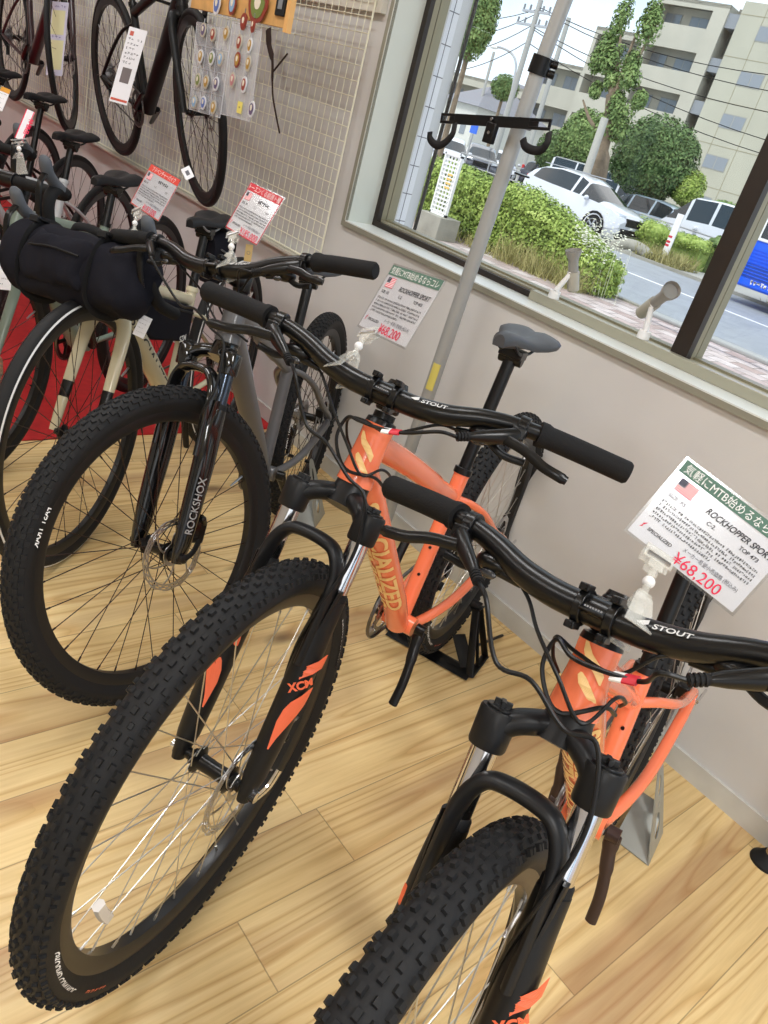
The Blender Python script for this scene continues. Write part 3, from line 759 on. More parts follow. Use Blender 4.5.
    fk.tube(catmull([(rk, -fv, zt-.026), (rk*.97, -.053, zt-.016), (rk*.70, -.036, zt-.003), (.004, 0, zt+.006), (rk*.70, .036, zt-.003), (rk*.97, .053, zt-.016), (rk, fv, zt-.026)], 6), [(.0135, .0195)]*6+[(.0145, .019)]*25+[(.0135, .0195)]*6, 18, upv=(1, 0, 0))
    fk.tube([(0.008, 0, zt-.014), (.003, 0, zt+.006), (0, 0, Lc+.004)], [.031, .0285, .0258], 24)
    for s in (-1, 1): fk.tube([(rk, s*fv, zt-.044), (rk, s*fv, zt-.041), (rk, s*fv, zt-.003), (rk, s*fv, zt)], [.0198, .0212, .0222, .0208], 24)
    fork = fk.build('fork', st['crown'], root, mw=S, ang=45)
    for s in (-1, 1):
        MB().tube([(rk, s*fv, .19), (rk, s*fv, zt-.03)], .0152, 22).build('stanchion', st['stanchion'], fork)
        MB().tube([(rk, s*fv, zt-.001), (rk, s*fv, zt+.003)], .0165, 20).build('preload_cap', SATIN, fork, bevel=.0008)
        k = MB()
        for q in range(2): k.box((rk, s*fv, zt+.006), (.020, .0055, .008), 0, M.Translation((rk, s*fv, 0)) @ M.Rotation(q*pi/2+.4, 4, 'Z') @ M.Translation((-rk, -s*fv, 0)))
        k.build('preload_knob', SATIN, fork, bevel=.0008)
        MB().tube([(rk, s*fv, .314), (rk, s*fv, .326), (rk, s*fv, .329)], [.0180, .0175, .0158], 20).build('wiper_seal', RUBBER, fork)
    lw = MB(); rl = .0205
    for s in (-1, 1):
        lw.tube([(rk, s*.062, -.014), (rk, s*.062, 0), (rk, s*.0625, .03), (rk+.001, s*.063, .09), (rk+.001, s*.0625, .20), (rk+.003, s*fv, .275), (rk+.001, s*fv, .317)], [(.014, .009), (.018, .011), (.020, .017), (rl+.002, rl-.001), (rl+.005, rl), (rl+.006, rl-.001), (.0195, .0185)], 24, upv=(0, 1, 0))
        lw.tube([(rk+.006, s*.064, .20), (rk+.010, s*.068, .285), (rk+.014, s*.071, .334)], [(.020, .009), (.018, .0045), (.009, .003)], 12, upv=(0, 1, 0))
    za = .392
    path = [(rk+.014, -.060, .215), (rk+.017, -.0595, .310), (rk+.020, -.0550, .355), (rk+.022, -.040, .382), (rk+.023, -.018, za-.002), (rk+.023, .018, za-.002), (rk+.022, .040, .382), (rk+.020, .0550, .355), (rk+.017, .0595, .310), (rk+.014, .060, .215)]
    lw.tube(catmull(path, 6), [(.0085, .020)]*10+[(.0095, .0175)]*35+[(.0085, .020)]*10, 16, upv=(1, 0, 0))
    lw.box((rk-.024, .060, .07), (.028, .012, .05)); lw.tube([(rk, -.056, 0), (rk, -.070, 0)], .013, 16); lw.tube([(rk, .056, 0), (rk, .070, 0)], .013, 16)
    lower = lw.build('lower_legs', st['lower'], fork, ang=50)
    if st.get('xcm'):
        for s in (1, -1):
            d = MB(); o_ = (rk, s*.063, .028); ax = (0, 0, 1); rad = V((.80, .60, 0)) if s > 0 else V((.95, .30, 0))
            sg = 1 if s > 0 else -1
            rr = rl+.0042
            for tab in ([(.213, -.023, -.019), (.202, -.023, -.008), (.191, -.022, .004), (.181, -.008, .015), (.171, .005, .018), (.160, .012, .018)], [(.160, -.022, -.018), (.146, -.022, -.006), (.132, -.020, .005), (.118, -.014, .010), (.098, -.006, .012), (.075, .002, .010), (.055, .006, .008)]):
                d = MB(); fork_decal(d, o_, ax, rad, rr, [(q_, lo*sg, hi*sg, rr) for q_, lo, hi in tab]); d.build('decal', ORDEC, fork, smooth=False)
        t = MB(); t2 = MB()
        T1 = (rk, .0668, .134)
        _rot = []
        vs, fs, x0, x1 = textgeo('XCM', .02, .2)
        def rotwrap(m, txt, size, o_, rad, rr, beta, lift):
            vs, fs, x0, x1 = textgeo(txt, .045, .1); o_ = V(o_); ax = V((0, 0, 1)); rad = V(rad).normalized(); tn = rad.cross(ax); out = []
            for x, y, z in vs:
                X = (x-(x0+x1)/2)*size; Y = (y-.35)*size; a = X*cos(beta)-Y*sin(beta); b = X*sin(beta)+Y*cos(beta)
                th = b/rr; out.append(o_+ax*a+(rad*cos(th)+tn*sin(th))*(rr+lift))
            m.add(out, fs)
        rotwrap(t, 'XCM', .0165, (rk, .063, .1880), (.86, .51, 0), rl+.0042, R(-52), .0016)
        t.build('lettering', ORDEC, fork, smooth=False)
    if st.get('rs'):
        t = MB()
        for s in (1,): t.wraptext('ROCKSHOX', .021, (rk, s*.063, .055), (0, 0, 1), (.55, s*.83, 0), rl+.004, bold=.012, wide=1.05, lift=.0012)
        t.build('lettering', mat('silver_decal', (.62, .62, .63), .35), fork, smooth=False)
    # brake caliper on the left leg
    c = MB(); c.box((rk-.040, .050, .055), (.038, .030, .046)); c.tube([(rk-.052, .060, .075), (rk-.030, .072, .09)], .007, 10); c.build('brake_caliper', SATIN, fork, bevel=.004)
    qm = CHROME if st.get('chromeqr') else SATIN; MB().tube([(rk, .068, 0), (rk, .080, 0), (rk, .082, 0)], [.0105, .0100, .006], 16).build('axle_nut', qm, fork); MB().tube([(rk, -.068, 0), (rk, -.078, 0)], .009, 14).build('axle_nut', qm, fork); MB().tube(catmull([(rk, .080, 0), (rk-.012, .086, .018), (rk-.02, .088, .045)], 4), (.003, .006), 8).build('quick_release_lever', qm, fork)
    # ---- wheels
    wheel(p, 'front_wheel', root, S @ M.Translation((rk, 0, 0)), st)
    wheel(p, 'rear_wheel', root, M.Translation(dz), st, front=False)
    # ---- cockpit
    hw, rise, sw, stem = p['hw'], p['rise'], p['swp'], p['stem']
    bp = [(stem+.002, 0, zb), (stem+.002, .05, zb+rise*.02), (stem-.001, .095, zb+rise*.22), (stem-.006, .145, zb+rise*.66), (stem-.013, .195, zb+rise*.92), (stem-sw*.70, .26, zb+rise), (stem-sw, hw, zb+rise)]
    half = catmull(bp, 6)
    def barp(v):
        for i in range(len(half)-1):
            if half[i].y <= v <= half[i+1].y: return half[i].lerp(half[i+1], (v-half[i].y)/max(1e-6, half[i+1].y-half[i].y))
        return half[-1]
    full = [V((q.x, -q.y, q.z)) for q in reversed(half[1:])]+half
    def rad_(v):
        v = abs(v)
        return .0159 if v < .075 else (.0159-.0044*min(1, (v-.075)/.12))
    hb = MB().tube(full, [rad_(q.y) for q in full], 20, upv=(0, 0, 1)).build('handlebar', st.get('barmat', SATIN), root, mw=SB)
    vi = hw-.130
    for s in (-1, 1):
        pts = [barp(vi+.13*k/8) for k in range(9)]; pts = [V((q.x, s*q.y, q.z)) for q in pts]
        end = pts[-1]+(pts[-1]-pts[-2]).normalized()*.004
        MB().tube([pts[0], pts[0].lerp(pts[1], .6)]+pts[1:]+[end], [.0182, .0182, .0160]+[.0162]*7+[.0135], 20, upv=(0, 0, 1)).build('grip', GRIP, hb)
    ends = [lever_side(hb, p, s, barp, vi, st) for s in (1, -1)]
    if st.get('stout'):
        t = MB(); q0 = barp(.092 if st['stout'] > 0 else .06)
        ax = (barp(.085)-barp(.050)).normalized()
        t.wraptext('STOUT', .0080, barp(.058), ax, (.80, 0, .60), .0160, bold=.02, wide=1.45, lift=.0008, shear=.15)
        fork_decal(t, barp(.043), ax, (.80, 0, .60), .0159, [(0, -.001, 0, .0162), (.006, -.003, .003, .0161), (.011, -.001, .005, .0160)])
        t.build('lettering', mat('bar_print', (.80, .80, .80), .4), hb, smooth=False)
    sm = MB()
    sm.tube([(0, 0, zb-.021), (0, 0, zb-.018), (0, 0, zb+.018), (0, 0, zb+.021)], [.0165, .0185, .0185, .0165], 22)
    sm.tube([(.012, 0, zb), (stem-.002, 0, zb)], [(.017, .017), (.015, .015)], 16, upv=(0, 1, 0))
    for s in (-1, 1): sm.tube([(stem+.002, s*.0125, zb), (stem+.002, s*.0225, zb)], .0205, 24)
    sm.box((stem-.014, 0, zb), (.016, .046, .034))
    for sz in (-1, 1):
        for sy_ in (-1, 1): sm.box((stem+.012, sy_*.0175, zb+sz*.0205), (.020, .011, .008))
    sm.tube([(stem+.0185, -.0135, zb), (stem+.0185, .0135, zb)], [(.0035, .009)]*2, 8, upv=(1, 0, 0))
    so_ = sm.build('stem', SATIN, root, mw=SB, bevel=.0012)
    b = MB()
    for sy_ in (-1, 1):
        for sz in (-1, 1): MB().tube([(stem+.020, sy_*.0175, zb+sz*.0205), (stem+.0245, sy_*.0175, zb+sz*.0205)], .0034, 10).build('faceplate_bolt', mat('bolt_black', (.2, .2, .21), .25, metal=.8), so_)
    lbm = MB()
    for k in range(7): lbm.box((stem+.0224, -.009+k*.003, zb+.001), (.0006, .0018, .0075))
    lbm.build('faceplate_print', mat('silver_decal', (.62, .62, .63), .35), so_)
    MB().tube([(0, 0, zb+.021), (0, 0, zb+.027)], [.0165, .0145], 20).build('top_cap', SATIN, so_)
    sp = MB(); zz = Lc+ht+.010
    while zz+.004 < zb-.021: e_ = min(zz+.0095, zb-.0215); sp.tube([(0, 0, zz), (0, 0, e_)], .0170, 22); zz = e_+.0005
    sp.build('spacer', SATIN, root, mw=S)
    # ---- hoses and cables (steering frame)
    if hoses:
        (Lh, Lsft), (Rh, Rsft) = ends
        dB = SB.inverted()
        rot = lambda q: (S.inverted() @ SB) @ V(q)
        cab = MB()
        hz = Lc+ht
        H = [
            [rot(Lh), rot(Lh)+V((.010, -.022, -.004)), V((.080, .066, zb-.040)), V((.072, .026, zb-.048)), V((.062, -.008, zb-.050)), V((.052, -.032, hz-.010)), V((.050, -.034, hz-.045)), V((.046, -.004, hz-.078)), V((.022, .032, Lc+.030)), V((-.018, .038, Lc+.022))],
            [rot(Rh), rot(Rh)+V((.012, .020, -.012)), V((.092, -.068, zb-.085)), V((.084, -.030, hz-.055)), V((.072, .014, hz-.085)), V((.062, .046, Lc+.002)), V((rk+.030, .067, zt-.030)), V((rk+.032, .069, zt-.085)), V((rk+.036, .056, .300)), V((rk+.010, .042, .220)), V((rk-.022, .043, .130)), V((rk-.035, .054, .080))],
            [rot(Rsft), rot(Rsft)+V((.016, .022, -.012)), V((.062, -.050, hz-.010)), V((.066, -.012, hz-.042)), V((.052, .024, hz-.076)), V((.026, .040, Lc+.045)), V((-.012, .044, Lc+.040)), V((-.035, .036, Lc+.030))],
            [rot(Lsft), rot(Lsft)+V((.014, -.024, -.006)), V((.050, .036, zb-.048)), V((.042, -.010, zb-.046)), V((.026, -.040, hz-.010)), V((-.004, -.044, hz-.034)), V((-.030, -.038, hz-.052))]]
        for i, P in enumerate(H):
            MB().tube(catmull(P, 7), .0026 if i < 2 else .0022, 8).build('brake_hose' if i < 2 else 'shift_cable', HOSE, root, mw=S)
        if st.get('cabletag'):
            P = catmull(H[0], 7); i = 15; q = P[i]; dxy = (P[i+1]-P[i]).normalized()
            t = MB().tube([q, q+dxy*.014], (.003, .0075), 10, 0, upv=(.8, 0, -.6)); t.tube([q+dxy*.0142, q+dxy*.027], (.003, .0075), 10, 1, upv=(.8, 0, -.6)); t.build('cable_tag', [RED, WHITE], root, mw=S)
    # ---- seat post, clamp, saddle
    top = bb+sdir*p['post']
    MB().tube([stt-sdir*.02, top-sdir*.012], .0138, 20).build('seat_post', SATIN, root)
    MB().tube([stt-sdir*.002, stt+sdir*.012], .0205, 20).box(stt+sdir*.005+V((-.022, 0, 0)), (.012, .018, .012)).build('seat_clamp', SATIN, root, bevel=.001)
    saddle(root, top, st)
    # ---- drivetrain
    cr = MB(); q = toothed_mb(.068, 32, -.046, r_in=.052); cr.add(q.v, q.f, 0, M.Translation(bb)); q = toothed_mb(.050, 22, -.040, r_in=.038); cr.add(q.v, q.f, 0, M.Translation(bb))
    for k in range(4):
        a = pi/4+k*pi/2; cr.tube([bb+V((.012*cos(a), -.046, .012*sin(a))), bb+V((.058*cos(a), -.046, .058*sin(a)))], (.008, .0035), 8, upv=(0, 1, 0))
    rt_ = cr.build('chainring', STEEL if st.get('steelring') else SATIN, root, smooth=False)
    ca = R(p['crank'])
    for s in (1, -1):
        d = V((cos(ca), 0, sin(ca)))*s; b0 = bb+V((0, s*.055, 0))
        m = MB().tube(catmull([b0, b0+d*.03+V((0, s*.002, 0)), b0+d*.075+V((0, s*.011, 0)), b0+d*.12+V((0, s*.017, 0)), b0+d*.160+V((0, s*.018, 0)), b0+d*.172+V((0, s*.018, 0))], 4), [(.0095, .0145)]*4+[(.0085, .0125)]*4+[(.0078, .0105)]*8+[(.0075, .0105)]*4+[(.005, .007)], 14, upv=(0, 1, 0))
        m.tube([b0-V((0, s*.012, 0)), b0+V((0, s*.010, 0))], .014, 16); m.build('crank_arm', st.get('crankmat', SATIN), root, ang=50)
    # chain and derailleur
    ch = MB(); v = -.044; c0 = bb+V((0, v, .066)); c1 = dz+V((0, v+.012, .045)); g0 = dz+V((.03, v+.012, -.055)); g1 = dz+V((.055, v+.010, -.115)); c2 = bb+V((0, v, -.066))
    arc1 = [bb+V((.067*cos(a), v, .067*sin(a))) for a in [R(q) for q in range(90, -91, -18)]]
    arc2 = [dz+V((.045*cos(a), v+.012, .045*sin(a))) for a in [R(q) for q in range(-40, -271, -30)]]
    ch.tube([c1]+arc1+[g1+V((0, 0, -.008)), g1+V((-.008, 0, 0)), g0]+arc2, (.0030, .0042), 6, upv=(0, 1, 0)); ch.build('chain', mat('chain_steel', (.42, .41, .40), .35, metal=.9), root, ang=60)
    de = MB(); de.tube([dz+V((-.005, -.078, -.01)), dz+V((.012, -.078, -.04)), g0+V((0, -.012, 0))], [.010, .014, .012], 12)
    for g in (g0, g1): de.lathe([(0, -.004), (.016, -.004), (.016, .004), (0, .004)], 14, 0, M.Translation(g))
    de.tube([g0+V((0, -.010, 0)), g1+V((0, -.010, 0))], (.002, .011), 8, upv=(0, 1, 0)); de.build('rear_derailleur', SATIN, root)
    rc = MB().box(dz+V((.05, .050, .045)), (.045, .026, .03)); rc.build('rear_caliper', SATIN, root, bevel=.004)
    MB().tube([dz+V((0, .072, 0)), dz+V((0, .082, 0))], .0085, 12).tube([dz+V((0, .082, 0)), dz+V((-.045, .088, .01))], (.003, .006), 8).build('axle_lever', CHROME if st.get('chromeqr') else SATIN, root)
    if st.get('bolts'):
        m = MB(); 
        for k in (.12, .185): q = bb+sdir*k+V((.0172, .004, .0048)); MB().tube([q, q+V((.0025, 0, .0007))], .0035, 8).build('bottle_bolt', SATIN, root)
    return root, dict(S=S, SB=SB, zb=zb, barp=barp, Lc=Lc, joint=joint, bb=bb, stt=stt, dz=dz, root=root_matrix(p))

def road_bike(p, st, label, group=None, simple=False, name='road_bike'):
    root = empty(name, mw=root_matrix(p)); tag(root, label, 'bicycle', group)
    S = steer_matrix(p); N0 = steer_matrix({**p, 'steer': 0.}); Lc = sqrt(p['ac']**2-p['rake']**2); rk = p['rake']; ht = p['ht']; Rw = p['Rw']; wb = p['wb']; zb = Lc+ht+p['spc']; stem = p['stem']
    A = lambda a: N0 @ V((0, 0, a)); bb = V((-p['bbu'], 0, p['bbw'])); sdir = V((-cos(R(73.5)), 0, sin(R(73.5)))); stt = bb+sdir*p['stl']; joint = bb+sdir*(p['stl']-.03); dz = V((-wb, 0, Rw))
    f = MB(); k = st.get('fat', 1.)
    f.tube([A(Lc), A(Lc+.02), A(Lc+ht-.01), A(Lc+ht)], [.025, .023, .020, .020], 22)
    f.tube([A(Lc+ht-.022), joint], [(.017*k, .015*k), (.014*k, .012*k)], 16, upv=(0, 1, 0))
    dt0 = A(Lc+.03); f.tube([dt0, bb+V((.01, 0, 0))], [.0225*k, .0235*k], 18)
    f.tube([bb, stt], [.0165, .0155], 18); f.tube([bb-V((0, .036, 0)), bb+V((0, .036, 0))], .021, 18)
    for s in (-1, 1):
        f.tube(catmull([joint+V((0, s*.008, -.04)), joint.lerp(dz, .25)+V((0, s*.035, -.01)), joint.lerp(dz, .6)+V((0, s*.052, 0)), dz+V((0, s*.060, .006))], 5), [(.007, .008)]*16, 10, upv=(0, 1, 0))
        f.tube(catmull([bb+V((-.005, s*.022, 0)), bb.lerp(dz, .3)+V((0, s*.042, -.004)), bb.lerp(dz, .7)+V((0, s*.056, 0)), dz+V((0, s*.060, 0))], 5), [(.009, .010)]*16, 10, upv=(0, 1, 0))
    fr = f.build('frame', st['frame'], root, ang=50)
    dd = (bb-dt0).normalized(); frn = V((dd.z, 0, -dd.x)); frn = frn if frn.x > 0 else -frn
    if st.get('brand'):
        t = MB(); dl = (bb-dt0).length
        for sg in (1, -1):
            t.wraptext('SPECIALIZED', .034, dt0+dd*(dl*.14 if sg > 0 else dl*.9), dd if sg > 0 else -dd, frn*.35+V((0, sg*.94, 0)), .0225*k, bold=.015, wide=dl*.74/((textgeo('SPECIALIZED', .015)[3])*.034), lift=.0012)
        t.build('lettering', st['brand'], fr, smooth=False)
    fk = MB(); fk.tube([(0, 0, Lc-.035), (0, 0, Lc)], [.020, .0235], 18)
    tips = []
    for s in (-1, 1):
        P = catmull([(.0, s*.012, Lc-.022), (.004, s*.036, Lc-.030), (rk*.25, s*.050, Lc-.075), (rk*.6, s*.054, Lc*.45), (rk*.85, s*.055, Lc*.2), (rk, s*.056, .0)], 8)
        n = len(P); rr = [(.012-.004*i/n, .020-.008*i/n) for i in range(n)]
        if st.get('tip'):
            P = P[:-1]+[P[-2].lerp(P[-1], k_/6) for k_ in range(7)]; P = [q for i_, q in enumerate(P) if i_ == 0 or (q-P[i_-1]).length > 1e-5]; n = len(P); L_ = P[0].z
            rr = [(.012-.004*(1-q.z/L_), .020-.008*(1-q.z/L_)) for q in P]
            c0 = max(i for i, q in enumerate(P) if q.z > .125); c1 = max(i for i, q in enumerate(P) if q.z > .080)
            fk.tube(P[:c0+1], rr[:c0+1], 14, upv=(0, 1, 0)); tips.append(MB().tube(P[c0:c1+1], rr[c0:c1+1], 14, upv=(0, 1, 0))); fk.tube(P[c1:], rr[c1:], 14, upv=(0, 1, 0))
        else: fk.tube(P, rr, 14, upv=(0, 1, 0))
    fork = fk.build('fork', st['frame'] if not st.get('forkmat') else st['forkmat'], root, mw=S, ang=50)
    if st.get('tip'): [x_.build('fork_band', SATIN, fork) for x_ in tips]; MB().box((rk-.03, .048, .05), (.034, .026, .04)).build('brake_caliper', SATIN, fork, bevel=.004)
    wheel(p, 'front_wheel', root, S @ M.Translation((rk, 0, 0)), st); wheel(p, 'rear_wheel', root, M.Translation(dz), st, front=False)
    SB = steer_matrix(p, p.get('bar', 0)); hw = p['hw']; hb = MB()
    for s in (-1, 1):
        P = catmull([(stem, 0, zb), (stem, s*.06, zb), (stem+.002, s*(hw-.03), zb), (stem+.022, s*(hw-.004), zb+.001), (stem+.070, s*hw, zb-.002), (stem+.090, s*(hw+.002), zb-.035), (stem+.075, s*(hw+.006), zb-.085), (stem+.035, s*(hw+.010), zb-.115), (stem-.03, s*(hw+.012), zb-.122)], 5)
        hb.tube(P, .0155, 14, upv=(1, .3, .2))
    h = hb.build('handlebar', st.get('tape', GRIP), root, mw=SB)
    for s in (-1, 1):
        MB().tube(catmull([(stem+.052, s*hw, zb+.004), (stem+.085, s*hw, zb+.012), (stem+.115, s*hw, zb+.024), (stem+.135, s*hw, zb+.045), (stem+.132, s*hw, zb+.056)], 4), [(.014, .016)]*6+[(.0135, .017)]*5+[(.014, .016)]*4+[(.012, .012)]*1+[(.006, .006)], 14, upv=(0, 1, 0)).build('hood', st['hood'], h)
        MB().tube(catmull([(stem+.125, s*hw, zb+.022), (stem+.142, s*(hw+.003), zb-.01), (stem+.132, s*(hw+.006), zb-.06), (stem+.118, s*(hw+.010), zb-.095)], 4), (.005, .009), 8, upv=(0, 1, 0)).build('brake_lever', SATIN, h)
    sm = MB().tube([(0, 0, zb-.02), (0, 0, zb+.02)], .018, 18).tube([(.0, 0, zb), (stem, 0, zb)], .015, 14).tube([(stem, -.022, zb), (stem, .022, zb)], .021, 18); sm.build('stem', st.get('stem', SATIN), root, mw=SB, bevel=.001)
    MB().tube([(0, 0, Lc+ht), (0, 0, zb-.02)], .0165, 18).build('spacer', SATIN, root, mw=S)
    top = bb+sdir*p['post']
    MB().tube([stt-sdir*.01, top-sdir*.012], st.get('postr', .0135), 18).build('seat_post', st.get('postmat', SATIN), root)
    MB().tube([stt-sdir*.004, stt+sdir*.01], .019, 18).build('seat_clamp', st.get('clampmat', SATIN), root)
    saddle(root, top, st)
    cr = MB(); q = toothed_mb(.075, 40, -.044, r_in=.056); cr.add(q.v, q.f, 0, M.Translation(bb))
    for j in range(5): a = j*2*pi/5; cr.tube([bb+V((.012*cos(a), -.044, .012*sin(a))), bb+V((.06*cos(a), -.044, .06*sin(a)))], (.008, .003), 8, upv=(0, 1, 0))
    cr.build('chainring', SATIN, root, smooth=False)
    ca = R(p.get('crank', -60))
    for s in (1, -1):
        d = V((cos(ca), 0, sin(ca)))*s; b0 = bb+V((0, s*.055, 0)); MB().tube([b0-V((0, s*.01, 0)), b0+d*.02, b0+d*.16+V((0, s*.012, 0)), b0+d*.17+V((0, s*.012, 0))], [(.012, .015), (.009, .014), (.007, .011), (.005, .008)], 12, upv=(0, 1, 0)).build('crank_arm', SATIN, root)
    v = -.043; ch = MB(); g0 = dz+V((.03, v+.012, -.05)); g1 = dz+V((.04, v+.01, -.10))
    ch.tube([dz+V((0, v+.012, .035))]+[bb+V((.074*cos(R(a)), v, .074*sin(R(a)))) for a in range(90, -91, -18)]+[g1, g0]+[dz+V((.035*cos(R(a)), v+.012, .035*sin(R(a)))) for a in range(-40, -271, -30)], (.003, .004), 6, upv=(0, 1, 0)); ch.build('chain', MATS['chain_steel'], root, ang=60)
    de = MB(); de.tube([dz+V((0, -.068, 0)), g0+V((0, -.012, 0))], [.011, .012], 12).tube([g0+V((0, -.008, 0)), g1+V((0, -.008, 0))], (.002, .010), 8, upv=(0, 1, 0)); de.build('rear_derailleur', SATIN, root)
    H = catmull([V((stem+.05, -hw+.03, zb-.01)), V((stem+.09, -.10, zb-.06)), V((stem+.06, .0, zb-.10)), V((.02, .028, Lc+.02))], 6)
    MB().tube(H, .0024, 8).build('brake_hose', GLOSSB, root, mw=S)
    return root, dict(S=S, SB=SB, zb=zb, Lc=Lc, bb=bb, stt=stt, dz=dz, joint=joint, top=top, root=root_matrix(p), A=A)

PB = dict(ha=66.51, rake=.0409, ac=.4712, Rw=.351)
PA_ = dict(PB, x=-.6677, y=-1.2708, psi=.3868, lean=.0099, lift=.007, steer=.0323, bar=.0747, ht=.103, spc=.0427, stem=.045, rise=.0379, hw=.350, swp=.042, wb=1.0815, bbu=.6496, bbw=.293, stl=.3589, post=.625, crank=-57)
PB_ = dict(PB, x=-.1261, y=-1.3207, psi=.2929, lean=.1127, lift=-.011, steer=-.0671, bar=-.085, ht=.0863, spc=.0315, stem=.045, rise=.0379, hw=.3325, swp=.042, wb=1.1042, bbu=.6525, bbw=.2977, stl=.2868, post=.50, crank=-78)
PC_ = dict(ha=68., Rw=.3485, rake=.0412, ac=.4541, x=-1.218, y=-1.089, psi=.68, steer=-.4067, bar=.0, lean=.0549, lift=-.0247, ht=.1058, stem=.0806, rise=.045, hw=.3564, wb=1.0447, spc=.0333, bbu=.6233, bbw=.3041, stl=.3549, swp=.0213, post=.545, crank=-120)
PD_ = dict(ha=71., Rw=.3531, rake=.0502, ac=.3484, x=-1.7575, y=-1.0926, psi=.6952, steer=.0119, lean=.0475, lift=-.0214, ht=.0866, stem=.055, bar=-.2, hw=.185, wb=1.0261, spc=.052, bbu=.5527, bbw=.3077, stl=.3446, post=.525, crank=-100)
OR = dict(frame=ORANGE, brand=CREAMDEC, decal=CREAMDEC, badge=1, crown=MATTE, stanchion=CHROME, lower=MATTE, rim=mat('rim_black', (.12, .12, .125), .3), spoke=SPOKES, tyre='mtb', wkey='or', reflector=1, chromeqr=1, saddle=SADDLEG, stout=1, xcm=1, steelring=1, bolts=1, ttext=[('GROUND CONTROL', 2.45), ('GROUND CONTROL', 5.6)], ttext2=[('27.5 x 2.3', 2.0), ('27.5 x 2.3', 5.15)])
bikeA, IA = mountain_bike(PA_, dict(OR, cabletag=1), 'orange mountain bike in the middle, held by a black rear stand')
bikeB, IB = mountain_bike(PB_, dict(OR, cabletag=1, crankmat=BROWNLEV), 'orange mountain bike nearest the camera at bottom right, in a grey rear stand')
GR = dict(frame=GREYFR, crown=GLOSSB, stanchion=mat('dark_stanchion', (.32, .36, .42), .12, metal=.9), lower=GLOSSB, rim=mat('rim_satin', (.10, .10, .105), .4), spoke=SPOKEB, tyre='mtb_fine', wkey='gr', saddle=SADDLEG, stout=1, rs=1, ttext=[('FAST TRAK', 0.1), ('FAST TRAK', 3.2)])
bikeC, IC = mountain_bike(PC_, GR, 'dark grey mountain bike with a glossy black fork, left of the orange ones')
CRM = dict(frame=CREAM, brand=INK, tip=1, rim=MATS['rim_satin'], spoke=SPOKEB, tyre='gravel', wkey='cr', stripe=1, tilt=-.02, saddle=SADDLEB, rail=STEEL, hood=HOOD, clampmat=mat('cream_clamp', (.80, .77, .66), .3), fat=1.25)
bikeD, ID = road_bike(PD_, CRM, 'cream gravel bike carrying a black handlebar bag', name='gravel_bike')
PE_ = dict(PD_, x=-2.20, y=-1.22, psi=.70, steer=-.05, lean=.02, lift=0, ht=.12, stem=.07, post=.515, stl=.40, bar=0, crank=60)
bikeE, IE = road_bike(PE_, dict(frame=SAGE, forkmat=SAGE, rim=MATS['rim_satin'], spoke=SPOKEB, tyre='gravel', wkey='sg', tilt=-.02, saddle=SADDLEB, hood=HOOD, fat=1.2), 'sage green gravel bike cut by the left edge, left of the cream one', name='gravel_bike')
PF_ = dict(PE_, x=-2.86, y=-1.12, psi=.72, steer=.05, Rw=.34, post=.54)
bikeF, IF = road_bike(PF_, dict(frame=mat('silver_paint', (.78, .80, .82), .25, coat=.5), stem=MATS['silver_paint'], forkmat=MATS['silver_paint'], rim=MATS['rim_satin'], spoke=SPOKEB, tyre='road', wkey='rd', tilt=-.02, saddle=SADDLEB, hood=HOOD, clampmat=MATS['silver_paint']), 'silver road bike third from the left end of the row, half hidden by the bag')
PG_ = dict(PF_, x=-3.48, y=-1.05, psi=.72, steer=0., post=.60)
DK = dict(frame=SATIN, rim=MATS['rim_satin'], spoke=SPOKEB, tyre='road', wkey='rd', tilt=-.02, saddle=SADDLEB, hood=RUBBER)
bikeG, IG = road_bike(PG_, DK, 'black road bike with a tall seat post, second from the left end of the row')
PH_ = dict(PG_, x=-4.25, y=-1.02)
bikeH, IH = road_bike(PH_, DK, 'black road bike farthest left in the row, cut by the left edge')
HB = dict(ac=.372, rake=.045, ha=72., ht=.13, stem=.09, hw=.2, spc=.02, bbu=.60, bbw=.268, stl=.40, Rw=.345, lift=0, post=.62, crank=208)
P1_ = dict(HB, x=-3.076, y=-.151, z=.731, psi=1.509, steer=-.133, lean=.178, wb=1.01)
h1, I1 = road_bike(P1_, dict(frame=MATTE, rim=MATS['rim_satin'], spoke=SPOKEB, tyre='road', wkey='h1', tilt=-.02, saddle=SADDLEB, hood=RUBBER, fat=1.35), 'matte black road bike hung on the wire grid, nearer the window')
P2_ = dict(HB, x=-4.599, y=-.194, z=.722, psi=1.544, steer=-.496, lean=.03, wb=1.004)
h2, I2 = road_bike(P2_, dict(frame=mat('dark_plum', (.22, .13, .15), .3, coat=.5), rim=MATS['rim_satin'], spoke=SPOKEB, tyre='road', wkey='h1', tilt=-.02, saddle=SADDLEB, hood=RUBBER, fat=1.2), 'dark plum road bike hung on the wire grid at the top left corner')
# wall hooks that carry the hung bikes
for I, side in ((I1, 'the matte black road bike nearer the window'), (I2, 'the dark plum road bike at top left')):
    w = I['root'] @ (I['A'](I['Lc']+.115).lerp(I['joint'], .45))
    m = MB().tube([V((0, 0, 0)), V((0, w.y-GY-.01, 0))], .006, 8).tube([V((0, w.y-GY-.01, 0)), V((0, w.y-GY-.02, .02))], .006, 8).box((0, -.002, 0), (.04, .006, .06))
    o = m.build('wall_hook', SATIN); o.location = (w.x, GY-.002, w.z-.026); tag(o, 'black grid hook under the top tube of '+side, 'hook')
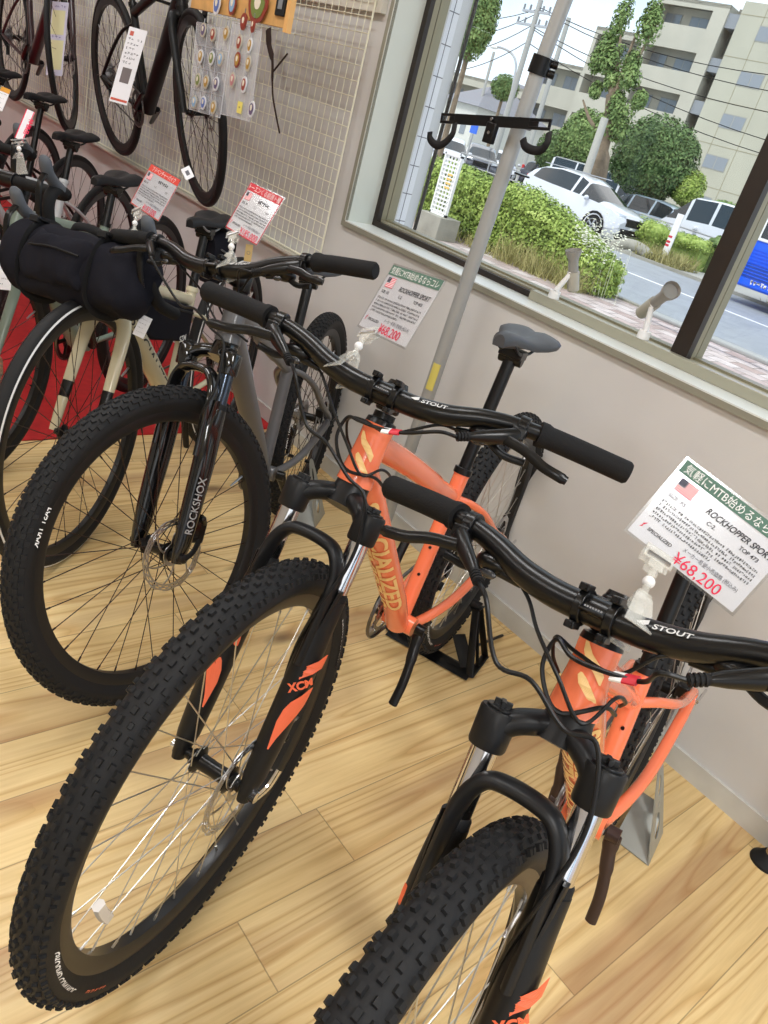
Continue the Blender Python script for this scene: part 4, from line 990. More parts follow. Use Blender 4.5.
# ------------------------------------------------------------------ rear display stands
def stand_frame(I):
    c = I['root'] @ V((I['dz'].x, 0, 0)); R3 = I['root'].to_3x3(); F = (R3 @ V((1, 0, 0))); F.z = 0; F.normalize(); L = V((0, 0, 1)).cross(F)
    return frame((c.x, c.y, 0), F, L, (0, 0, 1))
def strip(m, P, w, th, upv, mi=0): m.tube(P, (w/2, th/2), 4, mi, upv=upv)
t = empty('bike_stand', mw=stand_frame(IA))
for s in (-1, 1):
    m = MB(); a = V((.095, s*.130, .004)); b = V((-.030, s*.128, .004)); c = V((.030, s*.066, .165)); d = V((.000, s*.068, .160))
    for P, w in (([a, c], .022), ([b, d], .020), ([a, b], .026), ([c+V((.006, 0, 0)), d-V((.006, 0, 0))], .03), ([a.lerp(b, .5), c.lerp(d, .5)], .010)): m.tube(P, (.0022, w/2), 8, upv=(0, .93, .37*s))
    m.build('side_plate', SATIN, t, smooth=False)
    MB().tube([(-.02, s*.098, .030), (-.17, s*.130, .005)], (.005, .0035), 8, upv=(0, 0, 1)).build('foot_bar', SATIN, t, smooth=False)
    MB().tube([c+V((-.015, -s*.020, .004)), c+V((-.015, s*.008, .004))], .013, 14).build('grip_roller', RUBBER, t)
m = MB(); m.tube([(.085, -.13, .004), (.085, .13, .004)], (.030, .0025), 8, upv=(0, 0, 1)).tube([(.07, -.11, .012), (.02, -.045, .060)], (.022, .002), 8, upv=(0, 0, 1)).tube([(.07, .11, .012), (.02, .045, .060)], (.022, .002), 8, upv=(0, 0, 1)); m.build('base_plate', SATIN, t, smooth=False)
tag(t, 'black metal stand holding the rear wheel of the middle orange bike', 'bike stand')
def plate_holes(outline, holes, T, th=.0025):
    """sheet with oval holes: triangulated from its outlines"""
    bm = bmesh.new(); loops = [outline]+holes; es = []
    for lp_ in loops:
        vs = [bm.verts.new((x, y, 0)) for x, y in lp_]; es += [bm.edges.new((vs[i], vs[(i+1) % len(vs)])) for i in range(len(vs))]
    bmesh.ops.triangle_fill(bm, use_beauty=True, use_dissolve=False, edges=es)
    bm.verts.index_update(); vs = [tuple(v.co) for v in bm.verts]; fs = [tuple(v.index for v in f.verts) for f in bm.faces]; bm.free()
    m = MB(); n = len(vs); V2 = vs+[(x, y, th) for x, y, z in vs]; F2 = fs+[tuple(i+n for i in f[::-1]) for f in fs]; k = 0
    for lp_ in loops:
        q = len(lp_); F2 += [(k+i, k+(i+1) % q, n+k+(i+1) % q, n+k+i) for i in range(q)]; k += q
    m.add(V2, F2, 0, T); return m
oval = lambda cx, cy, rx, ry, n=16: [(cx+rx*cos(2*pi*k/n), cy+ry*sin(2*pi*k/n)) for k in range(n)]
def grey_stand(I, label, wd=.118):
    t = empty('bike_stand', mw=stand_frame(I))
    for s in (-1, 1):
        out = [(.127, .0), (.005, .0), (.030, .15), (.048, .215), (.060, .225), (.074, .225), (.086, .215), (.106, .12)]
        hs = [oval(.066, .062, .020, .034), oval(.066, .118, .007, .009), oval(.066, .165, .011, .028)]
        T = frame((0, s*wd, .002), (1, 0, 0), (0, -s*.36, .933), (0, .933, s*.36))
        plate_holes(out, hs, T).build('side_plate', GREYST, t, smooth=False)
        m = MB(); q = [(.127, s*wd, .002), (.118, s*.034, .002), (.020, s*.034, .080), (.020, s*(wd-.030), .078)]
        m.add(q+[(x, y, z+.0025) for x, y, z in q], [(0, 1, 2, 3), (4, 5, 6, 7), (0, 3, 7, 4), (1, 2, 6, 5), (2, 3, 7, 6), (0, 1, 5, 4)]); m.build('wheel_guide', GREYST, t, smooth=False)
        MB().tube([(.066, s*(wd-.098), .20), (.066, s*(wd-.076), .20)], .006, 10).build('grip_pin', SATIN, t)
    tag(t, label, 'bike stand'); return t
grey_stand(IB, 'grey steel stand with oval holes behind the rear wheel of the nearest orange bike')
grey_stand(IC, 'small grey steel stand holding the rear wheel of the dark grey bike')

# ------------------------------------------------------------------ price cards and their clips
def glyphs(m, x0, x1, y, h, T, mi, n=None, seed=1, bold=.16):
    """a line of tiny unreadable characters: each a little cluster of strokes"""
    rnd = random.Random(seed); n = n or int((x1-x0)/(h*1.05)); d = (x1-x0)/n
    for k in range(n):
        if rnd.random() < .06: continue
        cx = x0+d*(k+.1)
        for j in range(rnd.choice((2, 3, 3))):
            if rnd.random() < .55: m.box((cx+d*.4, y+h*rnd.uniform(.1, .95), 0), (d*rnd.uniform(.4, .8), h*bold, .0001), mi, T)
            else: m.box((cx+d*rnd.uniform(.1, .7), y+h*.5, 0), (h*bold, h*rnd.uniform(.5, 1), .0001), mi, T)
def us_flag(t, x, y, w, h, T):
    m = MB()
    for k in range(13): m.box((x+w/2, y+h-h*(k+.5)/13, 0), (w, h/13, .0001), 0 if k % 2 == 0 else 1, T)
    m.box((x+w*.2, y+h*(1-3.5/13), .0002), (w*.4, h*7/13, .0001), 2, T)
    for i in range(4):
        for j in range(3): m.box((x+w*.05+w*.1*i, y+h*(.56+.15*j), .0004), (w*.025, w*.025, .0001), 1, T)
    m.build('flag', [PRICE, WHITE, NAVY], t, smooth=False)
def card(c, xa, ya, w, h, kind, label, clip_to=None, clip_label=None, bend=0.):
    xa = V(xa).normalized(); n = xa.cross(V(ya)).normalized(); ya = n.cross(xa); c = V(c)
    t = empty('price_card', mw=frame(c, xa, ya, n)); I = M.Identity(4)
    MB().box((0, 0, 0), (w, h, .0008)).build('paper', SIGNW, t, bevel=.0002)
    sl = MB().box((0, 0, .0007), (w+.006, h+.006, .0002)).box((0, 0, -.0007), (w+.006, h+.006, .0002)); sl.build('clear_sleeve', FILM, t, smooth=False)
    Z = lambda z: M.Translation((0, 0, .001+z)); L = -w/2; Tp = h/2
    hdr = {'mtb': GREEN, 'red': RED, 'adv': mat('card_vermilion', (.86, .27, .22), .45)}[kind]
    b = MB().box((0, Tp-h*.075, .0), (w, h*.15, .0002), 0, Z(0))
    if kind != 'mtb':
        for y in (-Tp+.001, ): b.box((0, y, 0), (w, .0022, .0002), 0, Z(0))
        for x in (L+.001, -L-.001): b.box((x, 0, 0), (.0022, h, .0002), 0, Z(0))
    b.build('header_band', hdr, t, smooth=False)
    ht_ = {'mtb': '気軽にMTB始めるならコレ', 'red': 'トーエンくる前週ト種', 'adv': 'アドベンチャーバイク'}[kind]
    m = MB().text(ht_, h*.125, Z(.0004) @ M.Translation((0, Tp-h*.122, 0)), 0, 'C', bold=.0, maxw=w*.94); m.build('header_lettering', WHITE, t, smooth=False)
    us_flag(t, L+w*.06, Tp-h*.335, w*.16, h*.15, Z(.0002))
    m = MB(); q = Z(.0003)
    m.text('SIZE  XS', h*.062, q @ M.Translation((L+w*.06, Tp-h*.43, 0)), 0, bold=.008)
    if kind == 'mtb':
        m.text('ROCKHOPPER SPORT', h*.10, q @ M.Translation((L+w*.36, Tp-h*.335, 0)), 0, bold=.014, shear=.25, maxw=w*.60)
        m.text('C-2.', h*.065, q @ M.Translation((L+w*.42, Tp-h*.43, 0)), 0, bold=.01); m.text('TOP 473', h*.065, q @ M.Translation((L+w*.72, Tp-h*.43, 0)), 0, bold=.01)
    else:
        glyphs(m, L+w*.46, L+w*.78, Tp-h*.31, h*.08, q, 0, 6, 5, .22); m.text('C-2.', h*.06, q @ M.Translation((L+w*.42, Tp-h*.42, 0)), 0); m.text('TOP', h*.06, q @ M.Translation((L+w*.78, Tp-h*.42, 0)), 0)
    for k in range(5): glyphs(m, L+w*.05, L+w*(.95 if k < 4 else .62), Tp-h*(.525+.052*k), h*.036, q, 0, 46 if k < 4 else 28, 11+k)
    m.text('SPECIALIZED', h*.055, q @ M.Translation((L+w*.11, Tp-h*.865, 0)), 0, bold=.015, shear=.15)
    m.text('メーカー希望小売価格 (税込み)', h*.062, q @ M.Translation((L+w*.42, Tp-h*.81, 0)), 1, maxw=w*.5)
    m.build('body_lettering', [INK, INKG], t, smooth=False)
    m = MB(); pr_ = {'mtb': '¥68,200', 'red': '¥185,000', 'adv': '¥187,000'}[kind]
    m.text(pr_, h*.185, q @ M.Translation((L+w*.40, Tp-h*.975, 0)), 0, maxw=w*.53)
    m.build('price_lettering', PRICE, t, smooth=False); m = MB()
    for P in ([(0, 0), (.5, .25), (.35, .45), (1, 1), (.25, .62), (.45, .42)],): m.prism([(x_*h*.06, y_*h*.09) for x_, y_ in P], .0001, 0, q @ M.Translation((L+w*.045, Tp-h*.885, 0)))
    m.build('maker_logo', PRICE, t, smooth=False)
    tag(t, label, 'price card')
    if clip_to is not None: clip(c-ya*(h/2-.001)-xa*w*.20, n, clip_to, xa, clip_label)
    return t
def clip(top, n, base, xa, label, hw=.017):
    """clear double clip: jaw on the bar, ball joint, jaw on the card"""
    base = V(base); top = V(top); t = empty('card_clip', tuple(base)); lp = lambda p: V(p)-base
    d = (top-base); j = base+d*.60+n*.006; dn = d.normalized(); x = V(xa); x = (x-dn*x.dot(dn)).normalized(); nn = x.cross(dn)
    T = frame(lp(base), x, dn, nn)
    m = MB(); L = d.length
    for s in (-1, 1):
        vs = [(-.015, -.016, s*.019), (.015, -.016, s*.019), (.0095, L*.34, s*.006), (-.0095, L*.34, s*.006)]
        m.add([(a, b, c+e*s) for e in (0, .0014) for a, b, c in vs], [(0, 1, 2, 3), (7, 6, 5, 4), (0, 4, 5, 1), (1, 5, 6, 2), (2, 6, 7, 3), (3, 7, 4, 0)], 0, T)
    m.box((0, L*.345, 0), (.016, .010, .0125), 0, T); m.build('bar_jaw', CLEAR, t, smooth=False)
    MB().tube([T @ V((0, L*.30, 0)), T @ V((0, L*.5, .002))], [.0048, .0042], 12).build('joint_arm', CLEAR, t)
    MB().sphere(T @ V((0, L*.55, .003)), .0068, n=16).build('ball_joint', WHITE, t)
    k = MB().tube([T @ V((0, L*.58, .003)), T @ V((0, L*.72, .003))], [.005, .004], 12)
    for s in (-1, 1): k.box((0, L*.92, s*.0045), (hw*2, .020, .0016), 0, T); k.box((0, L*.80, s*.005), (hw, .016, .0016), 0, T)
    k.build('card_jaw', CLEAR, t, ang=30)
    m = MB(); m.box((0, L*.88, .0062), (hw*1.6, .004, .003), 0, T); m.build('spring', STEEL, t)
    tag(t, label, 'clip', 'clear card clips')
def bar_point(I, v, dz=.014): return I['root'] @ (I['SB'] @ (I['barp'](abs(v))*1.0 if v >= 0 else V((I['barp'](-v).x, v, I['barp'](-v).z))))+V((0, 0, dz))
# card over the nearest orange bike
TL, BL = V((-.337, -.992, 1.026)), V((-.351, -1.041, .942)); xd = (V((-.239, -.992, .908))-BL).normalized(); yd = (TL-BL)
h_ = yd.length; w_ = .138
card(BL+xd*w_/2+yd*.5, xd, yd, w_, h_, 'mtb', 'green-topped price card reading 68,200 at the right edge, above the nearest orange bike', bar_point(IB, .034, .004), 'clear plastic clip on the handlebar of the nearest orange bike')
TL, TR, BR, BL = V((-.91, -.961, 1.065)), V((-.76, -.993, 1.085)), V((-.775, -1.033, .985)), V((-.924, -1., .965))
card((TL+TR+BR+BL)/4, TR-TL, TL-BL, .150, .106, 'mtb', 'green-topped price card reading 68,200 above the middle orange bike', bar_point(IA, -.072, .004), 'clear plastic clip on the handlebar of the middle orange bike')
TL, TR, BR, BL = V((-1.513, -.87, 1.061)), V((-1.375, -.872, 1.061)), V((-1.394, -.913, .965)), V((-1.531, -.911, .965))
card((TL+TR+BR+BL)/4, TR-TL, TL-BL, .136, .106, 'red', 'red-topped price card reading 185,000 above the dark grey bike', bar_point(IC, .030, .004), 'clear plastic clip on the handlebar of the dark grey bike')
d0 = at(155, 192, 0, -1.90); 
ray = (at(155, 192, 2, .5)-CAMPOS).normalized(); cD = CAMPOS+ray*(1.93/ray.dot(fw))
card(cD, TR-TL, TL-BL, .178, .112, 'adv', 'vermilion-topped price card reading 187,000 above the cream bike', ID['root'] @ (ID['SB'] @ V((.05, .05, ID['zb']+.012))), 'clear plastic clip on the handlebar of the cream bike')
def slip(corners, depth, name, mats, label, cat, strokes=None, hd=None):
    """small upright paper tag seen at a known depth; corners TL TR BR BL in the photo"""
    P = []
    for q in corners:
        r_ = (at(q[0], q[1], 2, .3 if q[1] > 60 else 5.)-CAMPOS)
        r_ = r_ if r_.dot(fw) > 0 else -r_
        P.append(CAMPOS+r_*(depth/r_.dot(fw)))
    c = sum(P, V())/4; xa = (P[1]-P[0]+P[2]-P[3]).normalized(); w = ((P[1]-P[0]).length+(P[2]-P[3]).length)/2; h = ((P[0]-P[3]).length+(P[1]-P[2]).length)/2
    n = xa.cross(P[0]-P[3]).normalized(); ya = n.cross(xa); t = empty(name, mw=frame(c, xa, ya, n))
    MB().box((0, 0, 0), (w, h, .0008)).build('paper', mats[0], t)
    return t, w, h
def text_lines(t, w, h, seed, mt, y0=.38, y1=-.1, n=5, lo=-.4, hi=.4):
    m = MB()
    for k in range(n): glyphs(m, w*lo, w*(hi-.15*(k % 3)), h*(y0+(y1-y0)*k/max(1, n-1)), h*.035, M.Translation((0, 0, .0008)), 0, None, seed+k)
    m.build('lettering', mt, t, smooth=False)
t, w, h = slip([(25, 108.3), (33, 111.7), (25, 141.7), (16, 138)], 2.35, 'price_tag', [SIGNW], '', '')
m = MB()
for s in (-1, 1): m.box((s*w*.44, 0, .0007), (w*.1, h, .0003))
m.text('特価品', w*.6, M.Translation((w*.25, h*.25, .001)) @ M.Rotation(-pi/2, 4, 'Z'), 0, bold=.02); m.build('red_print', PRICE, t, smooth=False); tag(t, 'narrow white tag with pink borders over the left handlebars', 'tag')
clip(t.matrix_world @ V((0, -h/2, 0)), fw*-1, CAMPOS+(at(20, 165, 2, .6)-CAMPOS).normalized()*2.45, rt, 'clear plastic clip under the narrow pink-bordered tag', .022)
t, w, h = slip([(3, 87), (12, 90.5), (1, 111), (-8, 107)], 2.5, 'price_tag', [SIGNW], '', '')
MB().box((0, h*.4, .0007), (w, h*.2, .0003)).build('orange_band', mat('band_orange', (.85, .60, .2), .5), t); text_lines(t, w, h, 40, INK, .2, -.4, 4); tag(t, 'small tag with an orange top at the left edge', 'tag')
t, w, h = slip([(140, 315), (151, 317), (144.5, 341), (134.5, 333)], 1.80, 'hang_tag', [SIGNW], '', ''); text_lines(t, w, h, 50, INKG, .3, -.3, 4); tag(t, 'small white hang tag hanging below the black handlebar bag', 'tag')
t, w, h = slip([(-22, 236), (4, 246), (21, 286), (-14, 290)], 2.0, 'paper_sheet', [SIGNW], '', ''); text_lines(t, w, h, 60, INKG, .35, -.4, 8); tag(t, 'white printed sheet hanging at the left edge beside the handlebar bag', 'sheet')
t, w, h = slip([(244, 243), (251, 246), (253, 261), (246, 262)], 1.62, 'hang_tag', [mat('kraft', (.80, .68, .45), .7)], '', ''); MB().lathe([(w*.25, 0), (w*.25, .0003), (w*.2, .0003)], 16, 0, M.Translation((0, 0, .0006)) @ M.Rotation(pi/2, 4, 'X')).build('stamp', INKG, t); tag(t, 'small tan tag hanging under the red-topped price card', 'tag')
t, w, h = slip([(121.7, 26), (139.4, 29), (135, 108), (117, 101)], 3.15, 'hang_tag', [SIGNW], '', '')
text_lines(t, w, h, 70, INKG, .33, .02, 6); m = MB().box((0, -h*.13, .0008), (w*.5, h*.2, .0003)); m.build('picture', mat('photo_grey', (.42, .38, .38), .5), t); m = MB().box((0, -h*.46, .0008), (w*.9, h*.03, .0003)); m.box((-w*.28, h*.42, .0008), (w*.2, h*.06, .0003)); m.build('red_print', mat('tag_red', (.78, .33, .25), .5), t); tag(t, 'long white tag hanging from the hung black road bike', 'tag')
t, w, h = slip([(53, 1), (69, 3), (62, 76), (45.5, 75)], 3.75, 'hang_tag', [mat('lilac_paper', (.80, .78, .86), .6)], '', '')
m = MB(); m.box((-w*.05, h*.22, .0008), (w*.8, h*.33, .0003)).box((0, -h*.22, .0008), (w*.8, h*.4, .0003)); m.build('yellow_print', mat('pale_yellow', (.86, .84, .66), .6), t)
text_lines(t, w, h, 80, mat('violet_ink', (.45, .42, .62), .6), .42, -.4, 9); tag(t, 'long lilac and yellow tag hanging from the hung plum road bike', 'tag')

t, w, h = slip([(182.5, 169), (191, 165), (192.5, 177), (184.5, 181)], 1.93, 'hang_tag', [SIGNW], '', ''); MB().box((0, 0, .0008), (w*.4, h*.4, .0003)).build('print', INKG, t); tag(t, 'tiny white tag beside the top right corner of the vermilion-topped card', 'tag')
# ------------------------------------------------------------------ bags on the cream bike
zb = ID['zb']
t = empty('handlebar_bag', mw=ID['root'] @ ID['SB'] @ M.Translation((.150, .008, zb-.088)))
def bag_body(L0, L1, r0_, r1_, n=26, seg=30, seed=3):
    rnd = random.Random(seed); m = MB(); vs = []; ph = [rnd.uniform(0, 6.28) for _ in range(8)]
    for i in range(n+1):
        u = i/n; y = L0+(L1-L0)*u; e = min(u, 1-u)*2
        k = min(1, (e/.20)**.35) if e > 0 else 0; k = max(k, .45)
        for j in range(seg):
            a = 2*pi*j/seg; wv = .97+.04*sin(3*a+ph[0]+u*9)+.03*sin(5*a+ph[1]-u*14)+.025*sin(u*30+2*a+ph[2])+.012*sin(u*55-3*a)
            cx, cz = cos(a), sin(a); sx = math.copysign(abs(cx)**.72, cx); sz = math.copysign(abs(cz)**.68, cz)
            vs.append((r0_*k*sx*wv, y+.012*sin(a*2+ph[3])*(1-e), r1_*k*sz*wv))
    fs = [(i*seg+j, i*seg+(j+1) % seg, (i+1)*seg+(j+1) % seg, (i+1)*seg+j) for i in range(n) for j in range(seg)]+[tuple(range(seg)), tuple(range(n*seg, (n+1)*seg))]
    m.add(vs, fs); return m
bag_body(-.200, .195, .078, .086).build('roll', FABRIC, t, ang=60)
p_ = bag_body(-.10, .075, .036, .058, seed=9); q = MB(); q.add(p_.v, p_.f, 0, M.Translation((.058, 0, .004))); q.build('front_pocket', FABRIC, t, ang=60)
for y in (-.105, .085):
    m = MB(); m.tube([(.0805*math.copysign(abs(cos(R(a)))**.85, cos(R(a))), y+.004*sin(R(a*2)), .0885*math.copysign(abs(sin(R(a)))**.8, sin(R(a)))) for a in range(0, 360, 10)], (.010, .0016), 4, upv=(0, 1, 0), closed=True); m.build('strap', WEB, t, smooth=False)
    MB().box((.045, y, .088), (.034, .03, .008)).box((.06, y, .083), (.012, .024, .012)).build('buckle', RUBBER, t, bevel=.001)
zp = MB().tube(catmull([(.090, -.08, .022), (.098, -.01, .026), (.091, .06, .020)], 6), .0028, 6); zp.build('zip', RUBBER, t)
MB().tube(catmull([(-.01, -.06, .083), (.01, -.03, .096), (.01, .02, .096), (-.01, .05, .083)], 5), (.010, .003), 8, upv=(1, 0, 0)).build('handle', WEB, t)
tag(t, 'large black roll bag strapped to the drop handlebar of the cream bike', 'bag')
t = empty('frame_bag', mw=ID['root'])
h0 = ID['A'](ID['Lc']+.045)+V((-.050, 0, 0)); j0 = ID['joint']
a0 = h0; a1 = h0.lerp(j0, .95)+V((0, 0, -.012))
T = frame((0, .028, 0), (1, 0, 0), (0, 0, 1), (0, -1, 0))
poly = [(a0.x, a0.z-.004), (a1.x, a1.z-.006), (a1.x+.018, a1.z-.115), (a0.x-.13, a0.z-.165), (a0.x-.025, a0.z-.110)]
MB().prism(poly, .056, 0, T).build('body', FABRIC, t, bevel=.008)
MB().tube([(poly[0][0]-.01, .0292, poly[0][1]-.022), (poly[1][0]+.01, .0292, poly[1][1]-.018)], (.004, .0016), 6, upv=(0, 1, 0)).build('zip', RUBBER, t)
mt_ = MB().text('SZM', .026, frame((poly[2][0]+.078, .0297, poly[2][1]+.014), (-1, 0, 0), (0, 0, 1), (0, 1, 0)), 0, bold=.02); mt_.build('lettering', WHITE, t, smooth=False)
tag(t, 'black frame bag with white lettering inside the cream bike frame', 'bag')
tp = ID['top']
t = empty('saddle_bag', mw=ID['root'] @ M.Translation(tp))
sb = MB(); st_ = [(-.025, .030, -.010, -.150), (-.06, .040, -.004, -.165), (-.11, .045, .0, -.160), (-.16, .043, .004, -.135), (-.195, .036, -.002, -.105), (-.215, .022, -.02, -.085)]
vs = []
for x, hw_, zt_, zb_ in st_:
    for j in range(16):
        a = 2*pi*j/16; cx, cz = cos(a), sin(a); vs.append((x, hw_*math.copysign(abs(cx)**.6, cx), (zt_+zb_)/2+(zt_-zb_)/2*math.copysign(abs(cz)**.6, cz)))
sb.add(vs, [(i*16+j, i*16+(j+1) % 16, i*16+16+(j+1) % 16, i*16+16+j) for i in range(5) for j in range(16)]+[tuple(range(16)), tuple(range(80, 96))]); sb.build('body', FABRIC, t, ang=50)
MB().tube([(-.11, .048*cos(R(a)), -.078+.085*sin(R(a))) for a in range(0, 360, 20)], (.011, .0015), 4, upv=(1, 0, 0), closed=True).build('strap', WEB, t)
MB().tube([(-.04, .0445, -.045), (-.17, .0455, -.085)], .003, 6).build('zip', mat('grey_zip', (.35, .35, .37), .4), t)
tag(t, 'black saddle bag under the saddle of the cream bike', 'bag')

# ------------------------------------------------------------------ goods hung on the wire grid
KY = GY-.36
P0, P1 = at(203, 16, 1, KY), at(287, 29, 1, KY)
t = empty('wooden_board', (P1.x, KY, P1.z)); wd = P1.x-P0.x
MB().span((-wd-.10, 0, .0), (0, .012, .42)).build('board', WOOD, t, bevel=.001)
MB().span((-.016, -.004, -.010), (.003, .0135, .42)).build('edge_strip', mat('edge_wood', (.88, .68, .42), .5), t)
MB().span((-.075, -.006, .028), (-.022, -.001, .14)).build('black_tag', RUBBER, t, bevel=.002); MB().span((-.060, -.0075, .045), (-.037, -.0062, .12)).build('tag_window', mat('pale_grey', (.5, .52, .54), .4), t)
for x in (-.06, -wd-.04): MB().tube([(x, .012, .20), (x, GY-KY-.003, .20)], .005, 8).build('bracket_arm', STEEL, t)
tag(t, 'light wooden board on bracket arms from the wire grid at the top edge', 'board')
def blob(px, py, w, h, col, name, label, grp, cat='charm', y=KY-.012):
    w *= 1.5; h *= 1.2; p = at(px, py, 1, y); t = empty(name, tuple(p)); rnd = random.Random(int(px*7+py))
    m = MB(); n = 18; pts = [(w/2*cos(2*pi*k/n)*(1+.08*sin(3*2*pi*k/n)), h/2*sin(2*pi*k/n)) for k in range(n)]
    m.prism(pts, .003, 0, frame((0, 0, 0), (1, 0, 0), (0, 0, 1), (0, -1, 0))); m.build('disc', mat('charm_rim_%d' % rnd.randrange(3), [(.75, .72, .66), (.55, .22, .16), (.86, .86, .88)][rnd.randrange(3)], .3, coat=.4), t)
    m = MB(); m.prism([(x*.72, z*.72) for x, z in pts], .001, 0, frame((0, -.0031, 0), (1, 0, 0), (0, 0, 1), (0, -1, 0))); m.build('face', mat('charm_%s' % col, CH[col], .35, coat=.4), t)
    m = MB(); m.prism([(x*.32, z*.36+h*.08) for x, z in pts], .001, 0, frame((0, -.0043, 0), (1, 0, 0), (0, 0, 1), (0, -1, 0))); m.build('motif', mat('charm_motif', (.90, .87, .80), .4), t)
    MB().tube([(0, -.001, h/2), (0, -.001, h/2+.012)], .0018, 6).build('loop', STEEL, t)
    tag(t, label, cat, grp)
CH = dict(blue=(.35, .45, .72), gold=(.70, .55, .22), red=(.58, .20, .14), green=(.45, .52, .25), pink=(.75, .50, .52), sky=(.55, .70, .85), violet=(.38, .33, .48))
POUCH = mat('pouch_film', (.86, .87, .90), .12, alpha=.30, coat=.6)
def sheet(P, label, rows=None):
    """clear pouch: a film between four corners, with welded seams"""
    q = [at(x, y, 1, KY-.006) for x, y in P]; c = q[0]; t = empty('plastic_pouch', tuple(c)); l = [a-c for a in q]
    m = MB(); m.add([a+V((0, k, 0)) for k in (0, .0006) for a in l], [(0, 1, 2, 3), (7, 6, 5, 4), (0, 4, 5, 1), (1, 5, 6, 2), (2, 6, 7, 3), (3, 7, 4, 0)]); m.build('film', POUCH, t, smooth=False)
    s = MB(); nx, ny = rows
    L = lambda u, v: l[0].lerp(l[1], u).lerp(l[3].lerp(l[2], u), v)+V((0, -.0006, 0))
    for i in range(nx+1): s.tube([L(i/nx, 0), L(i/nx, 1)], .0008, 4)
    for j in range(ny+1): s.tube([L(0, j/ny), L(1, j/ny)], .0008, 4)
    s.build('seam', mat('seam_grey', (.78, .78, .80), .4), t, smooth=False)
    tag(t, label, 'pouch'); return t
sheet([(197, 22), (232, 29), (220, 118), (189, 109)], 'clear plastic pouch sheet with twelve small charms, left one on the grid', (3, 4))
sheet([(233, 22), (262, 30), (250, 122), (221, 114)], 'clear plastic pouch holding round charms and a yellow tag, right one on the grid', (1, 1))
Z8 = lambda x, y: (190+x/5.49, y/5.49)
g1 = [(75, 165, 'violet'), (128, 190, 'red'), (200, 185, 'gold'), (60, 310, 'gold'), (120, 320, 'green'), (168, 325, 'sky'), (45, 440, 'green'), (90, 450, 'gold'), (145, 460, 'violet'), (25, 560, 'sky'), (75, 565, 'blue'), (130, 590, 'gold')]
wh = [('upper row', 'left'), ('upper row', 'middle'), ('upper row', 'right'), ('second row', 'left'), ('second row', 'middle'), ('second row', 'right'), ('third row', 'left'), ('third row', 'middle'), ('third row', 'right'), ('bottom row', 'left'), ('bottom row', 'middle'), ('bottom row', 'right')]
for (x, y, c_), (rw, ps) in zip(g1, wh): blob(*Z8(x, y), .024, .036, c_, 'charm', '%s charm, %s of the %s in the left pouch' % (dict(violet='violet', red='red', gold='gold', green='green', sky='sky blue', blue='blue')[c_], ps, rw), 'charms in the left pouch')
g2 = [(297, 120, 'red', .026, .040, 'at the top left of the right pouch'), (348, 140, 'red', .016, .034, 'at the top right of the right pouch'), (272, 235, 'red', .022, .040, 'second down on the left of the right pouch'), (330, 250, 'gold', .018, .036, 'second down on the right of the right pouch'), (262, 330, 'gold', .022, .038, 'third down on the left of the right pouch'), (322, 350, 'gold', .020, .038, 'third down on the right of the right pouch'), (235, 440, 'pink', .022, .038, 'lowest on the left of the right pouch'), (298, 465, 'red', .022, .040, 'above the yellow tag of the right pouch'), (340, 600, 'violet', .024, .040, 'below the right pouch beside the yellow tag')]
for x, y, c_, w, h, lb_ in g2: blob(*Z8(x, y), w, h, c_, 'charm', '%s charm %s' % (c_, lb_), 'charms in the right pouch')
for x, y, c_, lb_ in ((150, 25, 'blue', 'left blue badge pinned on the wooden board'), (235, 25, 'sky', 'right blue badge pinned on the wooden board'), (375, 35, 'green', 'large dark green round badge on the wooden board')):
    blob(*Z8(x, y), .030 if x < 300 else .075, .05 if x < 300 else .075, c_, 'badge', lb_, 'badges on the wooden board', 'badge', y=KY-.008)
p = at(*Z8(272, 590), 1, KY-.010); t = empty('yellow_tag', tuple(p)); MB().box((0, 0, 0), (.030, .001, .034)).build('paper', mat('yellow_paper', (.92, .86, .45), .6), t); m = MB(); glyphs(m, -.008, .008, -.006, .012, frame((0, -.0012, 0), (1, 0, 0), (0, 0, 1), (0, -1, 0)), 0, 1, 4, .14); m.build('mark', INK, t); tag(t, 'small yellow paper tag in the right plastic pouch', 'tag')
# dark hanging strap ornament
q = [at(*Z8(x, y), 1, GY-.02) for x, y in ((430, 160), (435, 250), (452, 330), (452, 450), (455, 530), (470, 620), (492, 730))]
c = q[0]; t = empty('hanging_cord', tuple(c)); lp = [a-c for a in q]
MB().tube(catmull(lp, 4), [(.019, .004)]*4+[(.015, .004)]*4+[(.008, .003)]*4+[(.004, .003)]*13, 8, upv=(0, 1, 0)).build('cord', mat('dark_cord', (.22, .15, .12), .7), t)
b0 = at(*Z8(455, 395), 1, GY-.02)-c; b1 = at(*Z8(535, 295), 1, GY-.02)-c; MB().tube([b0, b1], .0035, 6).build('side_string', MATS['dark_cord'], t)
tag(t, 'dark brown cord ornament hanging on the wire grid beside the board', 'ornament')

